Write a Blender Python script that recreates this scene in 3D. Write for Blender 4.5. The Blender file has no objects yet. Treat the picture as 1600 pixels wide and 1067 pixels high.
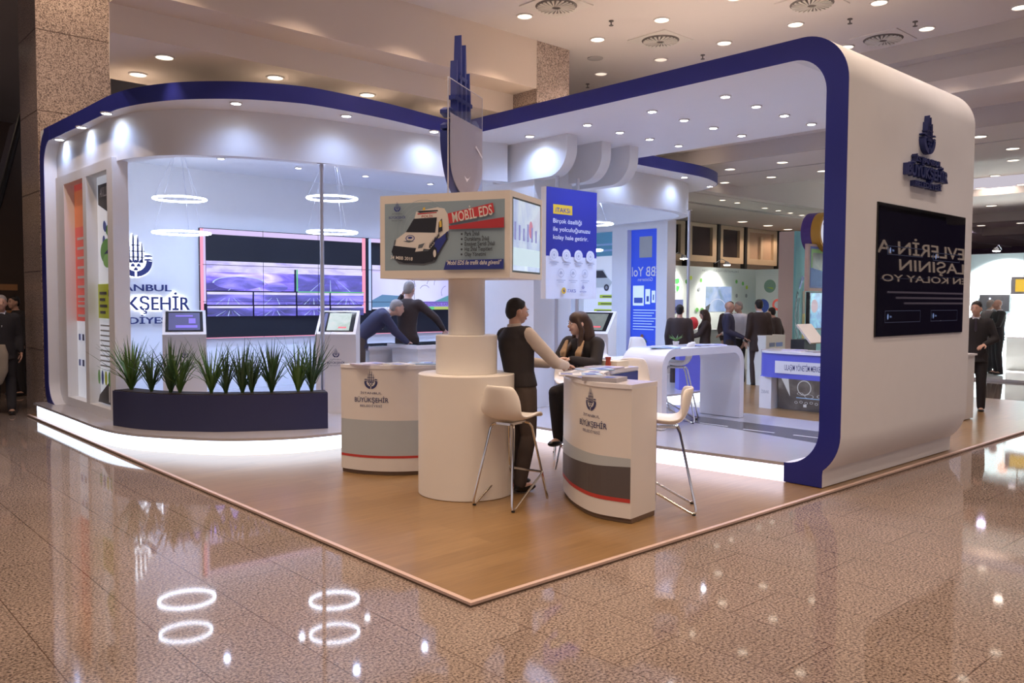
import bpy, math, random
from mathutils import Vector, Matrix
PI = math.pi; R = math.radians
random.seed(7)
SC = bpy.context.scene; COL = SC.collection

# ------------------------------------------------------------------ camera
F_PX = 1304.0
PITCH, ROLL, YAW = R(-2.811), R(0.265), R(47.714)
CAM = Vector((-2.7535, -3.3413, 1.62))
fwd = Vector((math.cos(YAW)*math.cos(PITCH), math.sin(YAW)*math.cos(PITCH), math.sin(PITCH)))
r_ = fwd.cross(Vector((0, 0, 1))).normalized(); u_ = r_.cross(fwd)
CR = r_*math.cos(ROLL) + u_*math.sin(ROLL); CU = -r_*math.sin(ROLL) + u_*math.cos(ROLL)
cd = bpy.data.cameras.new('camera'); co = bpy.data.objects.new('camera', cd); COL.objects.link(co)
m = Matrix((CR, CU, -fwd)).transposed().to_4x4(); m.translation = CAM; co.matrix_world = m
cd.sensor_width = 36; cd.lens = F_PX/1600*36; cd.clip_end = 200
SC.camera = co

# ------------------------------------------------------------------ world and exposure
SC.view_settings.view_transform = 'Standard'; SC.view_settings.look = 'None'
SC.view_settings.gamma = 1; SC.view_settings.exposure = 0.0
SC.view_settings.use_curve_mapping = False
SC.cycles.use_denoising = True
SC.cycles.max_bounces = 8; SC.cycles.diffuse_bounces = 4; SC.cycles.glossy_bounces = 4
SC.cycles.transmission_bounces = 6; SC.cycles.sample_clamp_indirect = 6
w = bpy.data.worlds.new('hall_air'); SC.world = w; w.use_nodes = True
w.node_tree.nodes['Background'].inputs[0].default_value = (0.50, 0.46, 0.52, 1)
w.node_tree.nodes['Background'].inputs[1].default_value = 1.15
WARM = (1.0, 0.74, 0.54); COOL = (0.40, 0.56, 1.0)
HALL_W = 46.0; FASCIA_W = 16.0; ARCH_W = 44.0; ROOM_W = 88.0; HALLC = (1.0, 0.80, 0.69)

# ------------------------------------------------------------------ pixel rays onto known planes (1600x1067)
def ray(x, y): return fwd + CR*((x-800)/F_PX) - CU*((y-533.5)/F_PX)
def pz(x, y, z): d = ray(x, y); return CAM + d*((z-CAM.z)/d.z)
def px(x, y, X): d = ray(x, y); return CAM + d*((X-CAM.x)/d.x)
def py(x, y, Y): d = ray(x, y); return CAM + d*((Y-CAM.y)/d.y)
def pd(x, y, D): return CAM + ray(x, y)*D

# ------------------------------------------------------------------ materials
MATS = {}
def mat(name, col, rough=0.5, metal=0, emis=None, es=0, trans=0, var=0.06, vs=6, alpha=1, bump=0, ior=1.5, spec=None):
    if name in MATS: return MATS[name]
    m = bpy.data.materials.new(name); m.use_nodes = True; nt = m.node_tree; b = nt.nodes['Principled BSDF']
    b.inputs['Base Color'].default_value = (*col, 1); b.inputs['Roughness'].default_value = rough
    b.inputs['Metallic'].default_value = metal; b.inputs['IOR'].default_value = ior
    if trans: b.inputs['Transmission Weight'].default_value = trans
    if alpha < 1: b.inputs['Alpha'].default_value = alpha
    if spec is not None: b.inputs['Specular IOR Level'].default_value = spec
    if emis:
        b.inputs['Emission Color'].default_value = (*emis, 1); b.inputs['Emission Strength'].default_value = es
    if var and not trans:
        tc = nt.nodes.new('ShaderNodeTexCoord'); n = nt.nodes.new('ShaderNodeTexNoise'); n.inputs['Scale'].default_value = vs
        n.inputs['Detail'].default_value = 3
        mx = nt.nodes.new('ShaderNodeMix'); mx.data_type = 'RGBA'
        mx.inputs['A'].default_value = (*[c*(1-var) for c in col], 1); mx.inputs['B'].default_value = (*[min(1, c*(1+var)) for c in col], 1)
        nt.links.new(tc.outputs['Object'], n.inputs['Vector']); nt.links.new(n.outputs['Fac'], mx.inputs['Factor'])
        nt.links.new(mx.outputs['Result'], b.inputs['Base Color'])
        if bump:
            bp = nt.nodes.new('ShaderNodeBump'); bp.inputs['Strength'].default_value = bump
            nt.links.new(n.outputs['Fac'], bp.inputs['Height']); nt.links.new(bp.outputs['Normal'], b.inputs['Normal'])
    MATS[name] = m; return m
def glow(name, col, s, base=(.03, .03, .04)): return mat(name, base, .5, emis=col, es=s, var=0)
def granite(name, joints=False, rough=.1, k=1.0):
    m = bpy.data.materials.new(name); m.use_nodes = True; nt = m.node_tree; b = nt.nodes['Principled BSDF']; L = nt.links
    tc = nt.nodes.new('ShaderNodeTexCoord')
    n = nt.nodes.new('ShaderNodeTexNoise'); n.inputs['Scale'].default_value = 75; n.inputs['Detail'].default_value = 4; n.inputs['Roughness'].default_value = .62
    r = nt.nodes.new('ShaderNodeValToRGB'); e = r.color_ramp.elements
    e[0].position = .36; e[0].color = (.10*k, .075*k, .065*k, 1); e[1].position = .64; e[1].color = (.66*k, .53*k, .45*k, 1)
    q = e.new(.46); q.color = (.33*k, .25*k, .215*k, 1); q = e.new(.54); q.color = (.53*k, .41*k, .34*k, 1)
    n2 = nt.nodes.new('ShaderNodeTexNoise'); n2.inputs['Scale'].default_value = 1.3; n2.inputs['Detail'].default_value = 2
    mx = nt.nodes.new('ShaderNodeMix'); mx.data_type = 'RGBA'; mx.blend_type = 'MULTIPLY'; mx.inputs['Factor'].default_value = .35
    L.new(tc.outputs['Object'], n.inputs['Vector']); L.new(tc.outputs['Object'], n2.inputs['Vector'])
    L.new(n.outputs['Fac'], r.inputs['Fac']); L.new(r.outputs['Color'], mx.inputs['A']); L.new(n2.outputs['Fac'], mx.inputs['B'])
    out = mx.outputs['Result']
    if joints:
        mp = nt.nodes.new('ShaderNodeMapping'); mp.inputs['Rotation'].default_value = (0, 0, PI/2); mp.inputs['Location'].default_value = (.15, .885 % .465, 0)
        br = nt.nodes.new('ShaderNodeTexBrick'); br.inputs['Scale'].default_value = 1; br.inputs['Brick Width'].default_value = 1.1
        br.inputs['Row Height'].default_value = .465; br.inputs['Mortar Size'].default_value = .0028; br.inputs['Mortar Smooth'].default_value = 0
        br.inputs['Color1'].default_value = (1, 1, 1, 1); br.inputs['Color2'].default_value = (.95, .95, .95, 1); br.inputs['Mortar'].default_value = (.42, .36, .33, 1)
        m2 = nt.nodes.new('ShaderNodeMix'); m2.data_type = 'RGBA'; m2.blend_type = 'MULTIPLY'; m2.inputs['Factor'].default_value = 1
        L.new(tc.outputs['Object'], mp.inputs['Vector']); L.new(mp.outputs['Vector'], br.inputs['Vector'])
        L.new(out, m2.inputs['A']); L.new(br.outputs['Color'], m2.inputs['B']); out = m2.outputs['Result']
    L.new(out, b.inputs['Base Color']); b.inputs['Roughness'].default_value = rough
    return m
def planks(name, c1, c2, mort, width, height, rough=.3, rot=0):
    m = bpy.data.materials.new(name); m.use_nodes = True; nt = m.node_tree; b = nt.nodes['Principled BSDF']; L = nt.links
    tc = nt.nodes.new('ShaderNodeTexCoord'); mp = nt.nodes.new('ShaderNodeMapping'); mp.inputs['Rotation'].default_value = (0, 0, rot)
    br = nt.nodes.new('ShaderNodeTexBrick'); br.inputs['Scale'].default_value = 1; br.inputs['Brick Width'].default_value = width
    br.inputs['Row Height'].default_value = height; br.inputs['Mortar Size'].default_value = .0015; br.offset = .37
    br.inputs['Color1'].default_value = (*c1, 1); br.inputs['Color2'].default_value = (*c2, 1); br.inputs['Mortar'].default_value = (*mort, 1)
    n = nt.nodes.new('ShaderNodeTexNoise'); n.inputs['Scale'].default_value = 3; n.inputs['Detail'].default_value = 6
    mp2 = nt.nodes.new('ShaderNodeMapping'); mp2.inputs['Scale'].default_value = (1, 14, 1)
    mx = nt.nodes.new('ShaderNodeMix'); mx.data_type = 'RGBA'; mx.blend_type = 'OVERLAY'; mx.inputs['Factor'].default_value = .35
    L.new(tc.outputs['Object'], mp.inputs['Vector']); L.new(mp.outputs['Vector'], br.inputs['Vector']); L.new(mp.outputs['Vector'], mp2.inputs['Vector'])
    L.new(mp2.outputs['Vector'], n.inputs['Vector']); L.new(br.outputs['Color'], mx.inputs['A']); L.new(n.outputs['Fac'], mx.inputs['B'])
    L.new(mx.outputs['Result'], b.inputs['Base Color']); b.inputs['Roughness'].default_value = rough
    return m
def picture(name, cols, scale, es, base=.1, stretch=(1, 1, 1), detail=5, seed=0):      # an image shown on a screen: blotches of several colours
    if name in MATS: return MATS[name]
    m = bpy.data.materials.new(name); m.use_nodes = True; nt = m.node_tree; b = nt.nodes['Principled BSDF']; L = nt.links
    tc = nt.nodes.new('ShaderNodeTexCoord'); mp = nt.nodes.new('ShaderNodeMapping'); mp.inputs['Scale'].default_value = stretch; mp.inputs['Location'].default_value = (seed, seed*.7, seed*.3)
    n = nt.nodes.new('ShaderNodeTexNoise'); n.inputs['Scale'].default_value = scale; n.inputs['Detail'].default_value = detail; n.inputs['Distortion'].default_value = .6
    r = nt.nodes.new('ShaderNodeValToRGB'); el = r.color_ramp.elements
    el[0].position = .3; el[0].color = (*cols[0], 1); el[1].position = .7; el[1].color = (*cols[-1], 1)
    for i, c in enumerate(cols[1:-1]):
        q = el.new(.3+.4*(i+1)/(len(cols)-1)); q.color = (*c, 1)
    L.new(tc.outputs['Object'], mp.inputs['Vector']); L.new(mp.outputs['Vector'], n.inputs['Vector']); L.new(n.outputs['Fac'], r.inputs['Fac'])
    L.new(r.outputs['Color'], b.inputs['Emission Color']); b.inputs['Emission Strength'].default_value = es
    b.inputs['Base Color'].default_value = (base*.5, base*.5, base*.5, 1); b.inputs['Roughness'].default_value = .25
    MATS[name] = m; return m
M_white = mat('white_laminate', (.80, .78, .77), .35, var=.02)
M_wall = mat('white_painted_panel', (.81, .81, .82), .55, var=.02)
M_gloss = mat('white_gloss_acrylic', (.84, .82, .84), .12, var=.01)
M_ceil = mat('ceiling_plaster', (.74, .68, .64), .9, var=.03, vs=.6)
M_beam = mat('beam_plaster', (.76, .65, .56), .9, var=.03, vs=.6)
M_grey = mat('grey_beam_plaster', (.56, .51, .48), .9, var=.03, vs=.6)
M_navy = mat('navy_band_paint', (.020, .027, .235), .38, var=.05)
M_navyd = mat('dark_navy_box_paint', (.026, .028, .085), .5, var=.05)
M_logo = mat('navy_letter_acrylic', (.02, .03, .14), .4)
M_chrome = mat('chrome_tube', (.75, .73, .7), .15, 1, var=.02)
M_alu = mat('brushed_aluminium', (.62, .62, .68), .35, 1, var=.03)
M_black = mat('black_gloss_screen', (.006, .006, .007), .08, var=.02)
M_blackm = mat('black_plastic', (.015, .015, .016), .45)
M_strip = glow('led_strip_cool', (.72, .84, 1), 2.8)
M_strip2 = glow('led_strip_pinkish', (.93, .84, 1), 2.3)
M_ring = glow('led_ring', (.74, .82, 1), 16)
M_bulb = glow('cool_bulb', (.86, .91, 1), 42)
M_bulbw = glow('warm_bulb', (1, .87, .70), 3.6)
M_bulbd = glow('dim_warm_bulb', (1, .82, .66), 1.1)
M_halo = glow('letter_backlight', (.85, .9, 1), 4)
M_granF = granite('polished_granite_floor', True, .045, .78)
M_granC = granite('granite_column', False, .25, .98)
M_wood = planks('light_oak_laminate', (.245, .142, .058), (.29, .173, .074), (.16, .095, .04), 1.3, .19, .28)
M_edge = mat('platform_edge_trim', (.62, .45, .38), .4)
M_edgeb = mat('platform_side_board', (.17, .11, .07), .6)

# ------------------------------------------------------------------ mesh helpers
def mk(name, verts, faces, m, parent=None, sharp=38, mi=None, loc=None):
    me = bpy.data.meshes.new(name); me.from_pydata([tuple(v) for v in verts], [], faces)
    ms = m if isinstance(m, (list, tuple)) else [m]
    for x in ms: me.materials.append(x)
    if mi: me.polygons.foreach_set('material_index', mi)
    me.polygons.foreach_set('use_smooth', [True]*len(me.polygons)); me.update()
    me.set_sharp_from_angle(angle=R(sharp))
    o = bpy.data.objects.new(name, me); COL.objects.link(o)
    if loc is not None: o.location = loc
    if parent:
        o.parent = parent; o.matrix_parent_inverse = W(parent).inverted()
    return o
def W(o):
    mm = o.matrix_basis.copy()
    return (W(o.parent) @ o.matrix_parent_inverse @ mm) if o.parent else mm
class G:                                                       # collects solids into one mesh
    def __init__(s): s.v = []; s.f = []
    def add(s, v, f):
        b = len(s.v); s.v += [Vector(x) for x in v]; s.f += [tuple(i+b for i in q) for q in f]; return s
    def box(s, x0, x1, y0, y1, z0, z1, M=None):
        v = [Vector((x, y, z)) for z in (z0, z1) for (x, y) in ((x0, y0), (x1, y0), (x1, y1), (x0, y1))]
        if M: v = [M @ q for q in v]
        return s.add(v, [(3, 2, 1, 0), (4, 5, 6, 7), (0, 1, 5, 4), (1, 2, 6, 5), (2, 3, 7, 6), (3, 0, 4, 7)])
    def prism(s, poly, z0, z1, M=None):                         # poly in the xy plane
        n = len(poly); v = [Vector((p[0], p[1], z0)) for p in poly]+[Vector((p[0], p[1], z1)) for p in poly]
        if M: v = [M @ q for q in v]
        a = sum(poly[i][0]*poly[(i+1) % n][1]-poly[(i+1) % n][0]*poly[i][1] for i in range(n))
        f = [tuple(range(n-1, -1, -1)), tuple(range(n, 2*n))]+[(i, (i+1) % n, (i+1) % n+n, i+n) for i in range(n)]
        if a < 0: f = [q[::-1] for q in f]
        return s.add(v, f)
    def ribbon(s, path, z0, z1, t, closed=False):               # upright wall of thickness t on the left side of path
        n = len(path); P = [Vector((p[0], p[1])) for p in path]; off = []
        for i in range(n):
            a = P[(i-1) % n] if (i or closed) else None; b = P[(i+1) % n] if (i < n-1 or closed) else None
            ds = []
            if a is not None: ds.append((P[i]-a).normalized())
            if b is not None: ds.append((b-P[i]).normalized())
            d = sum(ds, Vector((0, 0))); d.normalize(); nn = Vector((-d.y, d.x))
            c = max(.35, nn.dot(Vector((-ds[0].y, ds[0].x)))); off.append(P[i]+nn*t/c)
        v = []; f = []
        for p, q in zip(P, off): v += [(p.x, p.y, z0), (p.x, p.y, z1), (q.x, q.y, z1), (q.x, q.y, z0)]
        for i in range(n-1 if not closed else n):
            a = 4*i; b = 4*((i+1) % n)
            for k in range(4): f.append((a+k, a+(k+1) % 4, b+(k+1) % 4, b+k))
        if not closed: f += [(3, 2, 1, 0), tuple(4*(n-1)+k for k in range(4))]
        if t < 0: pass
        return s.add(v, [q[::-1] for q in f] if t > 0 else f)
    def tube(s, pts, r, n=8, caps=True, closed=False):
        pts = [Vector(p) for p in pts]; m = len(pts); rr = r if isinstance(r, (list, tuple)) else [r]*m
        prev = None; v = []
        for i, p in enumerate(pts):
            if closed: d = (pts[(i+1) % m]-pts[i-1]).normalized()
            else: d = ((pts[min(i+1, m-1)]-p).normalized()+(p-pts[max(i-1, 0)]).normalized()).normalized()
            if prev is None: a = d.orthogonal().normalized()
            else: a = (prev-d*prev.dot(d)).normalized()
            prev = a; b = d.cross(a)
            for k in range(n):
                t = 2*PI*k/n; v.append(p+(a*math.cos(t)+b*math.sin(t))*rr[i])
        f = []
        for i in range(m if closed else m-1):
            for k in range(n): j = (i+1) % m; f.append((i*n+k, i*n+(k+1) % n, j*n+(k+1) % n, j*n+k))
        if caps and not closed: f += [tuple(range(n-1, -1, -1)), tuple((m-1)*n+k for k in range(n))]
        return s.add(v, f)
    def lathe(s, prof, n=32, c=(0, 0, 0), M=None):              # prof: (radius, z)
        v = []
        for (r0, z) in prof:
            for k in range(n): t = 2*PI*k/n; q = Vector((c[0]+r0*math.cos(t), c[1]+r0*math.sin(t), c[2]+z)); v.append(M @ q if M else q)
        f = [(i*n+k, i*n+(k+1) % n, (i+1)*n+(k+1) % n, (i+1)*n+k) for i in range(len(prof)-1) for k in range(n)]
        if prof[0][0] > 1e-6: f.append(tuple(range(n-1, -1, -1)))
        if prof[-1][0] > 1e-6: f.append(tuple((len(prof)-1)*n+k for k in range(n)))
        return s.add(v, f)
    def ell(s, c, r, n=16, M=None):                             # ellipsoid
        v = []; f = []; h = n//2
        for i in range(h+1):
            ph = -PI/2+PI*i/h
            for k in range(n):
                t = 2*PI*k/n; q = Vector((r[0]*math.cos(ph)*math.cos(t), r[1]*math.cos(ph)*math.sin(t), r[2]*math.sin(ph)))
                if M: q = M @ q
                v.append(q+Vector(c))
        for i in range(h):
            for k in range(n): f.append((i*n+k, i*n+(k+1) % n, (i+1)*n+(k+1) % n, (i+1)*n+k))
        return s.add(v, f)
    def loft(s, rings, n=16):                                   # rings: (centre, side vector, front vector) ellipses, capped round
        v = []
        R2 = [(rings[0][0], rings[0][1]*.02, rings[0][2]*.02)]+list(rings)+[(rings[-1][0], rings[-1][1]*.02, rings[-1][2]*.02)]
        for c, a, b in R2:
            for k in range(n): t = 2*PI*k/n; v.append(c+a*math.cos(t)+b*math.sin(t))
        f = [(i*n+k, i*n+(k+1) % n, (i+1)*n+(k+1) % n, (i+1)*n+k) for i in range(len(R2)-1) for k in range(n)]
        f += [tuple(range(n-1, -1, -1)), tuple((len(R2)-1)*n+k for k in range(n))]
        return s.add(v, f)
    def obj(s, name, m, parent=None, sharp=38): return mk(name, s.v, s.f, m, parent, sharp)
def thing(name, label, cat, loc=(0, 0, 0), group=None, rz=0):
    o = bpy.data.objects.new(name, None); COL.objects.link(o); o.location = loc; o.rotation_euler = (0, 0, rz); o.empty_display_size = .1
    o['label'] = label; o['category'] = cat
    if group: o['group'] = group
    return o
def tag(o, label, cat, group=None):
    o['label'] = label; o['category'] = cat
    if group: o['group'] = group
    return o
def struct(o): o['kind'] = 'structure'; return o
def copy_tree(o, parent=None):
    c = o.copy(); COL.objects.link(c)
    if parent: c.parent = parent
    for ch in list(o.children): copy_tree(ch, c)
    return c
def arc(cx, cy, r, a0, a1, n=10): return [(cx+r*math.cos(R(a0+(a1-a0)*i/n)), cy+r*math.sin(R(a0+(a1-a0)*i/n))) for i in range(n+1)]
def smooth(pts, k=5):                                           # Catmull-Rom through the points
    out = []; P = [Vector((p[0], p[1])) for p in pts]
    for i in range(len(P)-1):
        a = P[max(i-1, 0)]; b = P[i]; c = P[i+1]; d = P[min(i+2, len(P)-1)]
        for j in range(k):
            t = j/k; q = .5*((2*b)+(c-a)*t+(2*a-5*b+4*c-d)*t*t+(3*b-a-3*c+d)*t**3); out.append((q.x, q.y))
    out.append((P[-1].x, P[-1].y)); return out
def frame(o, U, V): U = Vector(U).normalized(); V = Vector(V).normalized(); N = U.cross(V); return Vector(o), U, V, N
def basis(o, U, V, N): mm = Matrix((U, V, N)).transposed().to_4x4(); mm.translation = o; return mm

# ------------------------------------------------------------------ flat printing: coloured shapes and lettering laid 0.4 mm apart
TCACHE = {}
def text_mesh(s, size=1, bold=0, extrude=0, sp=1.0):
    k = (s, bold, extrude, sp)
    if k not in TCACHE:
        c = bpy.data.curves.new('lettering', 'FONT'); c.body = s; c.align_x = 'LEFT'; c.size = 1; c.offset = bold; c.extrude = extrude; c.space_character = sp
        c.resolution_u = 3; o = bpy.data.objects.new('lettering', c)
        me = bpy.data.meshes.new_from_object(o)
        TCACHE[k] = ([tuple(v.co) for v in me.vertices], [tuple(p.vertices) for p in me.polygons])
        bpy.data.objects.remove(o); bpy.data.curves.remove(c); bpy.data.meshes.remove(me)
    v, f = TCACHE[k]; return [(x*size, y*size, z) for x, y, z in v], f
class Art:
    def __init__(s, eps=.0004): s.v = []; s.f = []; s.m = []; s.mats = []; s.layer = 0; s.eps = eps
    def _m(s, m):
        if m not in s.mats: s.mats.append(m)
        return s.mats.index(m)
    def poly(s, pts, m, up=1):
        s.layer += up; b = len(s.v); s.v += [(p[0], p[1], s.layer*s.eps) for p in pts]; s.f.append(tuple(range(b, b+len(pts)))); s.m.append(s._m(m)); return s
    def rect(s, x0, y0, x1, y1, m, n=1):
        s.layer += 1; b = len(s.v); k = s._m(m)
        for i in range(n+1): x = x0+(x1-x0)*i/n; s.v += [(x, y0, s.layer*s.eps), (x, y1, s.layer*s.eps)]
        for i in range(n): s.f.append((b+2*i, b+2*i+2, b+2*i+3, b+2*i+1)); s.m.append(k)
        return s
    def disc(s, x, y, r, m, ry=None, n=24, a0=0, a1=360):
        ry = ry or r; pts = [(x+r*math.cos(R(a0+(a1-a0)*i/n)), y+ry*math.sin(R(a0+(a1-a0)*i/n))) for i in range(n if a1-a0 == 360 else n+1)]
        return s.poly(pts, m)
    def ring(s, x, y, r, t, m, n=28, a0=0, a1=360, ry=None):
        s.layer += 1; b = len(s.v); k = s._m(m); q = (ry or r)/r
        for i in range(n+1):
            a = R(a0+(a1-a0)*i/n)
            for rr in (r, r-t): s.v.append((x+rr*math.cos(a), y+rr*q*math.sin(a), s.layer*s.eps))
        for i in range(n): s.f.append((b+2*i, b+2*i+2, b+2*i+3, b+2*i+1)); s.m.append(k)
        return s
    def text(s, t, x, y, size, m, align='C', bold=0, sx=1, skew=0, rot=0, sp=1.0, mirror=False):
        v, f = text_mesh(t, size, bold, 0, sp); s.layer += 1
        if not v: return s
        x0 = min(a[0] for a in v); x1 = max(a[0] for a in v); w_ = (x1-x0)
        dx = {'L': -x0, 'C': -(x0+x1)/2, 'R': -x1}[align]; b = len(s.v); c, sn = math.cos(R(rot)), math.sin(R(rot))
        for a in v:
            X = (a[0]+dx)*sx+a[1]*skew; Y = a[1]
            if mirror: X = -X
            s.v.append((x+X*c-Y*sn, y+X*sn+Y*c, s.layer*s.eps))
        for q in f: s.f.append(tuple(i+b for i in q)); s.m.append(s._m(m))
        return s
    def textw(s, t, x, y, w_, h, m, align='C', bold=0, **k):       # lettering fitted to width and capital height
        v, f = text_mesh(t, 1, bold); ww = max(a[0] for a in v)-min(a[0] for a in v); size = h/.73
        return s.text(t, x, y, size, m, align, bold, sx=w_/(ww*size), **k)
    def emblem(s, x, y, h, m):
        for pl in EMBLEM: s.poly([(x+p[0]*h, y+p[1]*h) for p in pl], m, up=0)
        s.layer += 1; return s
    def logo(s, x, y, w_, m, m2=None):                            # emblem above the three lines of the name; x,y = centre of the middle line
        s.emblem(x, y+.36*w_, .52*w_, m); m2 = m2 or m
        s.textw('İSTANBUL', x, y+.22*w_, .62*w_, .062*w_, m2)
        s.textw('BÜYÜKŞEHİR', x, y, w_, .13*w_, m, bold=.01)
        s.textw('BELEDİYESİ', x, y-.13*w_, .64*w_, .062*w_, m2); return s
    def obj(s, name, fn, parent=None):
        me = mk(name, [fn(*p) for p in s.v], s.f, s.mats, parent, mi=s.m); return me
def plane_fn(o, U, V):
    o, U, V, N = frame(o, U, V); return lambda u, v, w_: o+U*u+V*v+N*w_
def emblem_shapes():                                            # domes, minarets, waves and tulip cup; unit height, centred on x=0, base y=0
    S = []
    for x, top, wd in ((-.052, 1, .022), (.052, .96, .022), (-.145, .83, .019), (.145, .80, .019)):
        S.append([(x-wd, .34), (x+wd, .34), (x+wd*.75, top-.12), (x+wd*.15, top), (x-wd*.15, top), (x-wd*.75, top-.12)])
    for x0, x1, y in ((-.09, .09, .74), (-.2, .2, .60), (-.2, .2, .46)): S.append([(x0, y-.012), (x1, y-.012), (x1, y+.012), (x0, y+.012)])
    for sg in (1, -1):
        for y in (.50, .41):
            S.append([(sg*.19, y-.02), (sg*.28, y-.035), (sg*.375, y-.02), (sg*.375, y+.0), (sg*.30, y+.025), (sg*.20, y+.01)][::sg])
        o = [(sg*.375*math.cos(R(a)), .375+.375*math.sin(R(a))) for a in range(0, -86, -8)]
        i = [(sg*.245*math.cos(R(a)), .375+.245*math.sin(R(a))) for a in range(-80, 1, 8)]
        S.append((o+[(sg*.028, .0), (sg*.028, .13)]+i)[::-sg])
    for (cx, cy) in ((-.12, .36), (0, .36), (.12, .36), (-.065, .27), (.065, .27), (0, .18)):
        S.append([(cx-.05, cy-.035), (cx+.05, cy-.035), (cx+.03, cy+.02), (cx, cy+.05), (cx-.03, cy+.02)])
    return S
EMBLEM = emblem_shapes()
def solid_emblem(g, h, t, fn, clipy=None):                      # extruded emblem; fn maps (u, v, w) to space
    for pl in EMBLEM:
        n = len(pl); a = [fn(p[0]*h, p[1]*h, 0) for p in pl]; b = [fn(p[0]*h, p[1]*h, t) for p in pl]
        g.add(a+b, [tuple(range(n-1, -1, -1)), tuple(range(n, 2*n))]+[(i, (i+1) % n, (i+1) % n+n, i+n) for i in range(n)])
def solid_text(g, t, x, y, w_, h, d0, d1, fn, bold=0):
    v, f = text_mesh(t, 1, bold, .5); x0 = min(a[0] for a in v); x1 = max(a[0] for a in v)
    sx = w_/(x1-x0); sy = h/.73
    g.add([fn(x+(a[0]-(x0+x1)/2)*sx, y+a[1]*sy, d0+(a[2]+.5)*(d1-d0)) for a in v], f)
def flatmat(name, c, es=0): return mat(name, c, .5, var=.02, emis=c if es else None, es=es)

def NTH(i): return ('first', 'second', 'third', 'fourth', 'fifth', 'sixth', 'seventh', 'eighth', 'ninth', 'tenth', 'eleventh', 'twelfth')[i]
# ================================================================== THE HALL
def slab(name, x0, x1, y0, y1, z0, z1, m): return struct(G().box(x0, x1, y0, y1, z0, z1).obj(name, m))
slab('floor', -25, 42, -25, 26, -.2, 0, M_granF)
slab('ceiling', -25, 8.497, -25, 4.62, 5.0, 5.2, M_ceil)                     # main ceiling at 5 m
slab('ceiling', 5.5, 8.497, 4.62, 26, 5.0, 5.2, M_ceil)
slab('trim_1', -0.338, 4.9, 4.62, 4.72, 4.385, 5.2, M_beam)                     # beam face along the aisle
slab('trim_2', -0.201, 5.5, 4.72, 5.08, 4.385, 4.6, M_beam)
struct(G().prism([(-0.206, 5.08), (5.5, 5.08), (5.5, 6.85), (0.32, 6.85)], 4.115, 4.385).obj('ceiling', mat('pale_lower_ceiling', (.84, .75, .67), .9, var=.03, vs=.6)))                   # lower ceiling over the back of the stand
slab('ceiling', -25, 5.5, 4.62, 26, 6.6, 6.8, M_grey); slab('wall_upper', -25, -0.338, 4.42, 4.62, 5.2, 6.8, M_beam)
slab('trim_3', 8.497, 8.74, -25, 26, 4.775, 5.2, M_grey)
slab('trim_4', 8.74, 9.85, -25, 26, 4.31, 4.5, M_ceil)
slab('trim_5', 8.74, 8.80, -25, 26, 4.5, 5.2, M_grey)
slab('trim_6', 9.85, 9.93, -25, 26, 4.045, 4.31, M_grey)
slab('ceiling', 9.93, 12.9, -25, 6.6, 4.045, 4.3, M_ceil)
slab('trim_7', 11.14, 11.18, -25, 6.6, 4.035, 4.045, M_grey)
slab('ceiling', 12.9, 18, -25, 6.6, 4.45, 4.6, M_ceil)                       # raised coffer
slab('ceiling', 18, 42, -25, 6.6, 4.045, 4.2, M_ceil)
slab('trim_8', 9.93, 42, 6.6, 6.87, 3.85, 4.6, M_ceil)
slab('ceiling', 9.93, 42, 6.87, 7.85, 3.84, 4.0, M_ceil)
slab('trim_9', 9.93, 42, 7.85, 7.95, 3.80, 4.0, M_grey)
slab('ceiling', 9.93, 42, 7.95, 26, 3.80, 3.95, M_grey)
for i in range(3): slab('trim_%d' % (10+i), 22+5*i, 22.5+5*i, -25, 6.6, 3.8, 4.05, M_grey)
slab('wall_back', -25, 10.5, 24, 24.2, 0, 7, mat('dark_brown_wall', (.10, .06, .04), .6))
slab('wall_right', 34, 34.2, -25, 26, 0, 5, mat('dim_purple_wall', (.20, .13, .22), .7))
# glazed wall with brown window frames, high up behind the white stand
YW = 10.3
M_frame = mat('tan_window_frame', (.50, .39, .27), .5); M_dglass = mat('dark_window_glass', (.035, .028, .03), .06)
M_panel = mat('tan_wall_panel', (.42, .31, .22), .6); M_brownin = mat('lit_brown_curtain', (.42, .29, .2), .8)
slab('wall_north', 10.5, 34, YW+.12, YW+.5, 0, 3.9, M_panel)
xs = [py(q, 380, YW).x for q in (1042, 1074, 1123, 1165, 1217, 1262)]
for i in range(5):
    a, b = xs[i]+.1, xs[i+1]-.1
    zt, zb = 3.785, py((1123+1165)/2, 405, YW).z
    g = G(); g.box(a, b, YW, YW+.12, zt-.10, zt); g.box(a, b, YW, YW+.12, zb-.12, zb+.05)
    g.box(a, a+.12, YW, YW+.12, zb+.05, zt-.10); g.box(b-.2, b, YW, YW+.12, zb+.05, zt-.10)
    if i == 3: g.box((a+b)/2-.06, (a+b)/2+.06, YW+.02, YW+.12, zb+.05, zt-.22)
    wf = g.obj('window_%d' % (i+1), M_frame); struct(wf)
    G().box(a+.12, b-.2, YW+.09, YW+.1, zb+.05, zt-.10).obj('pane', M_dglass if i != 3 else M_brownin, wf)
    slab('trim_%d' % (20+i), b+.03, b+.15, YW-.03, YW+.12, zb-.55, 3.80, M_blackm)

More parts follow.
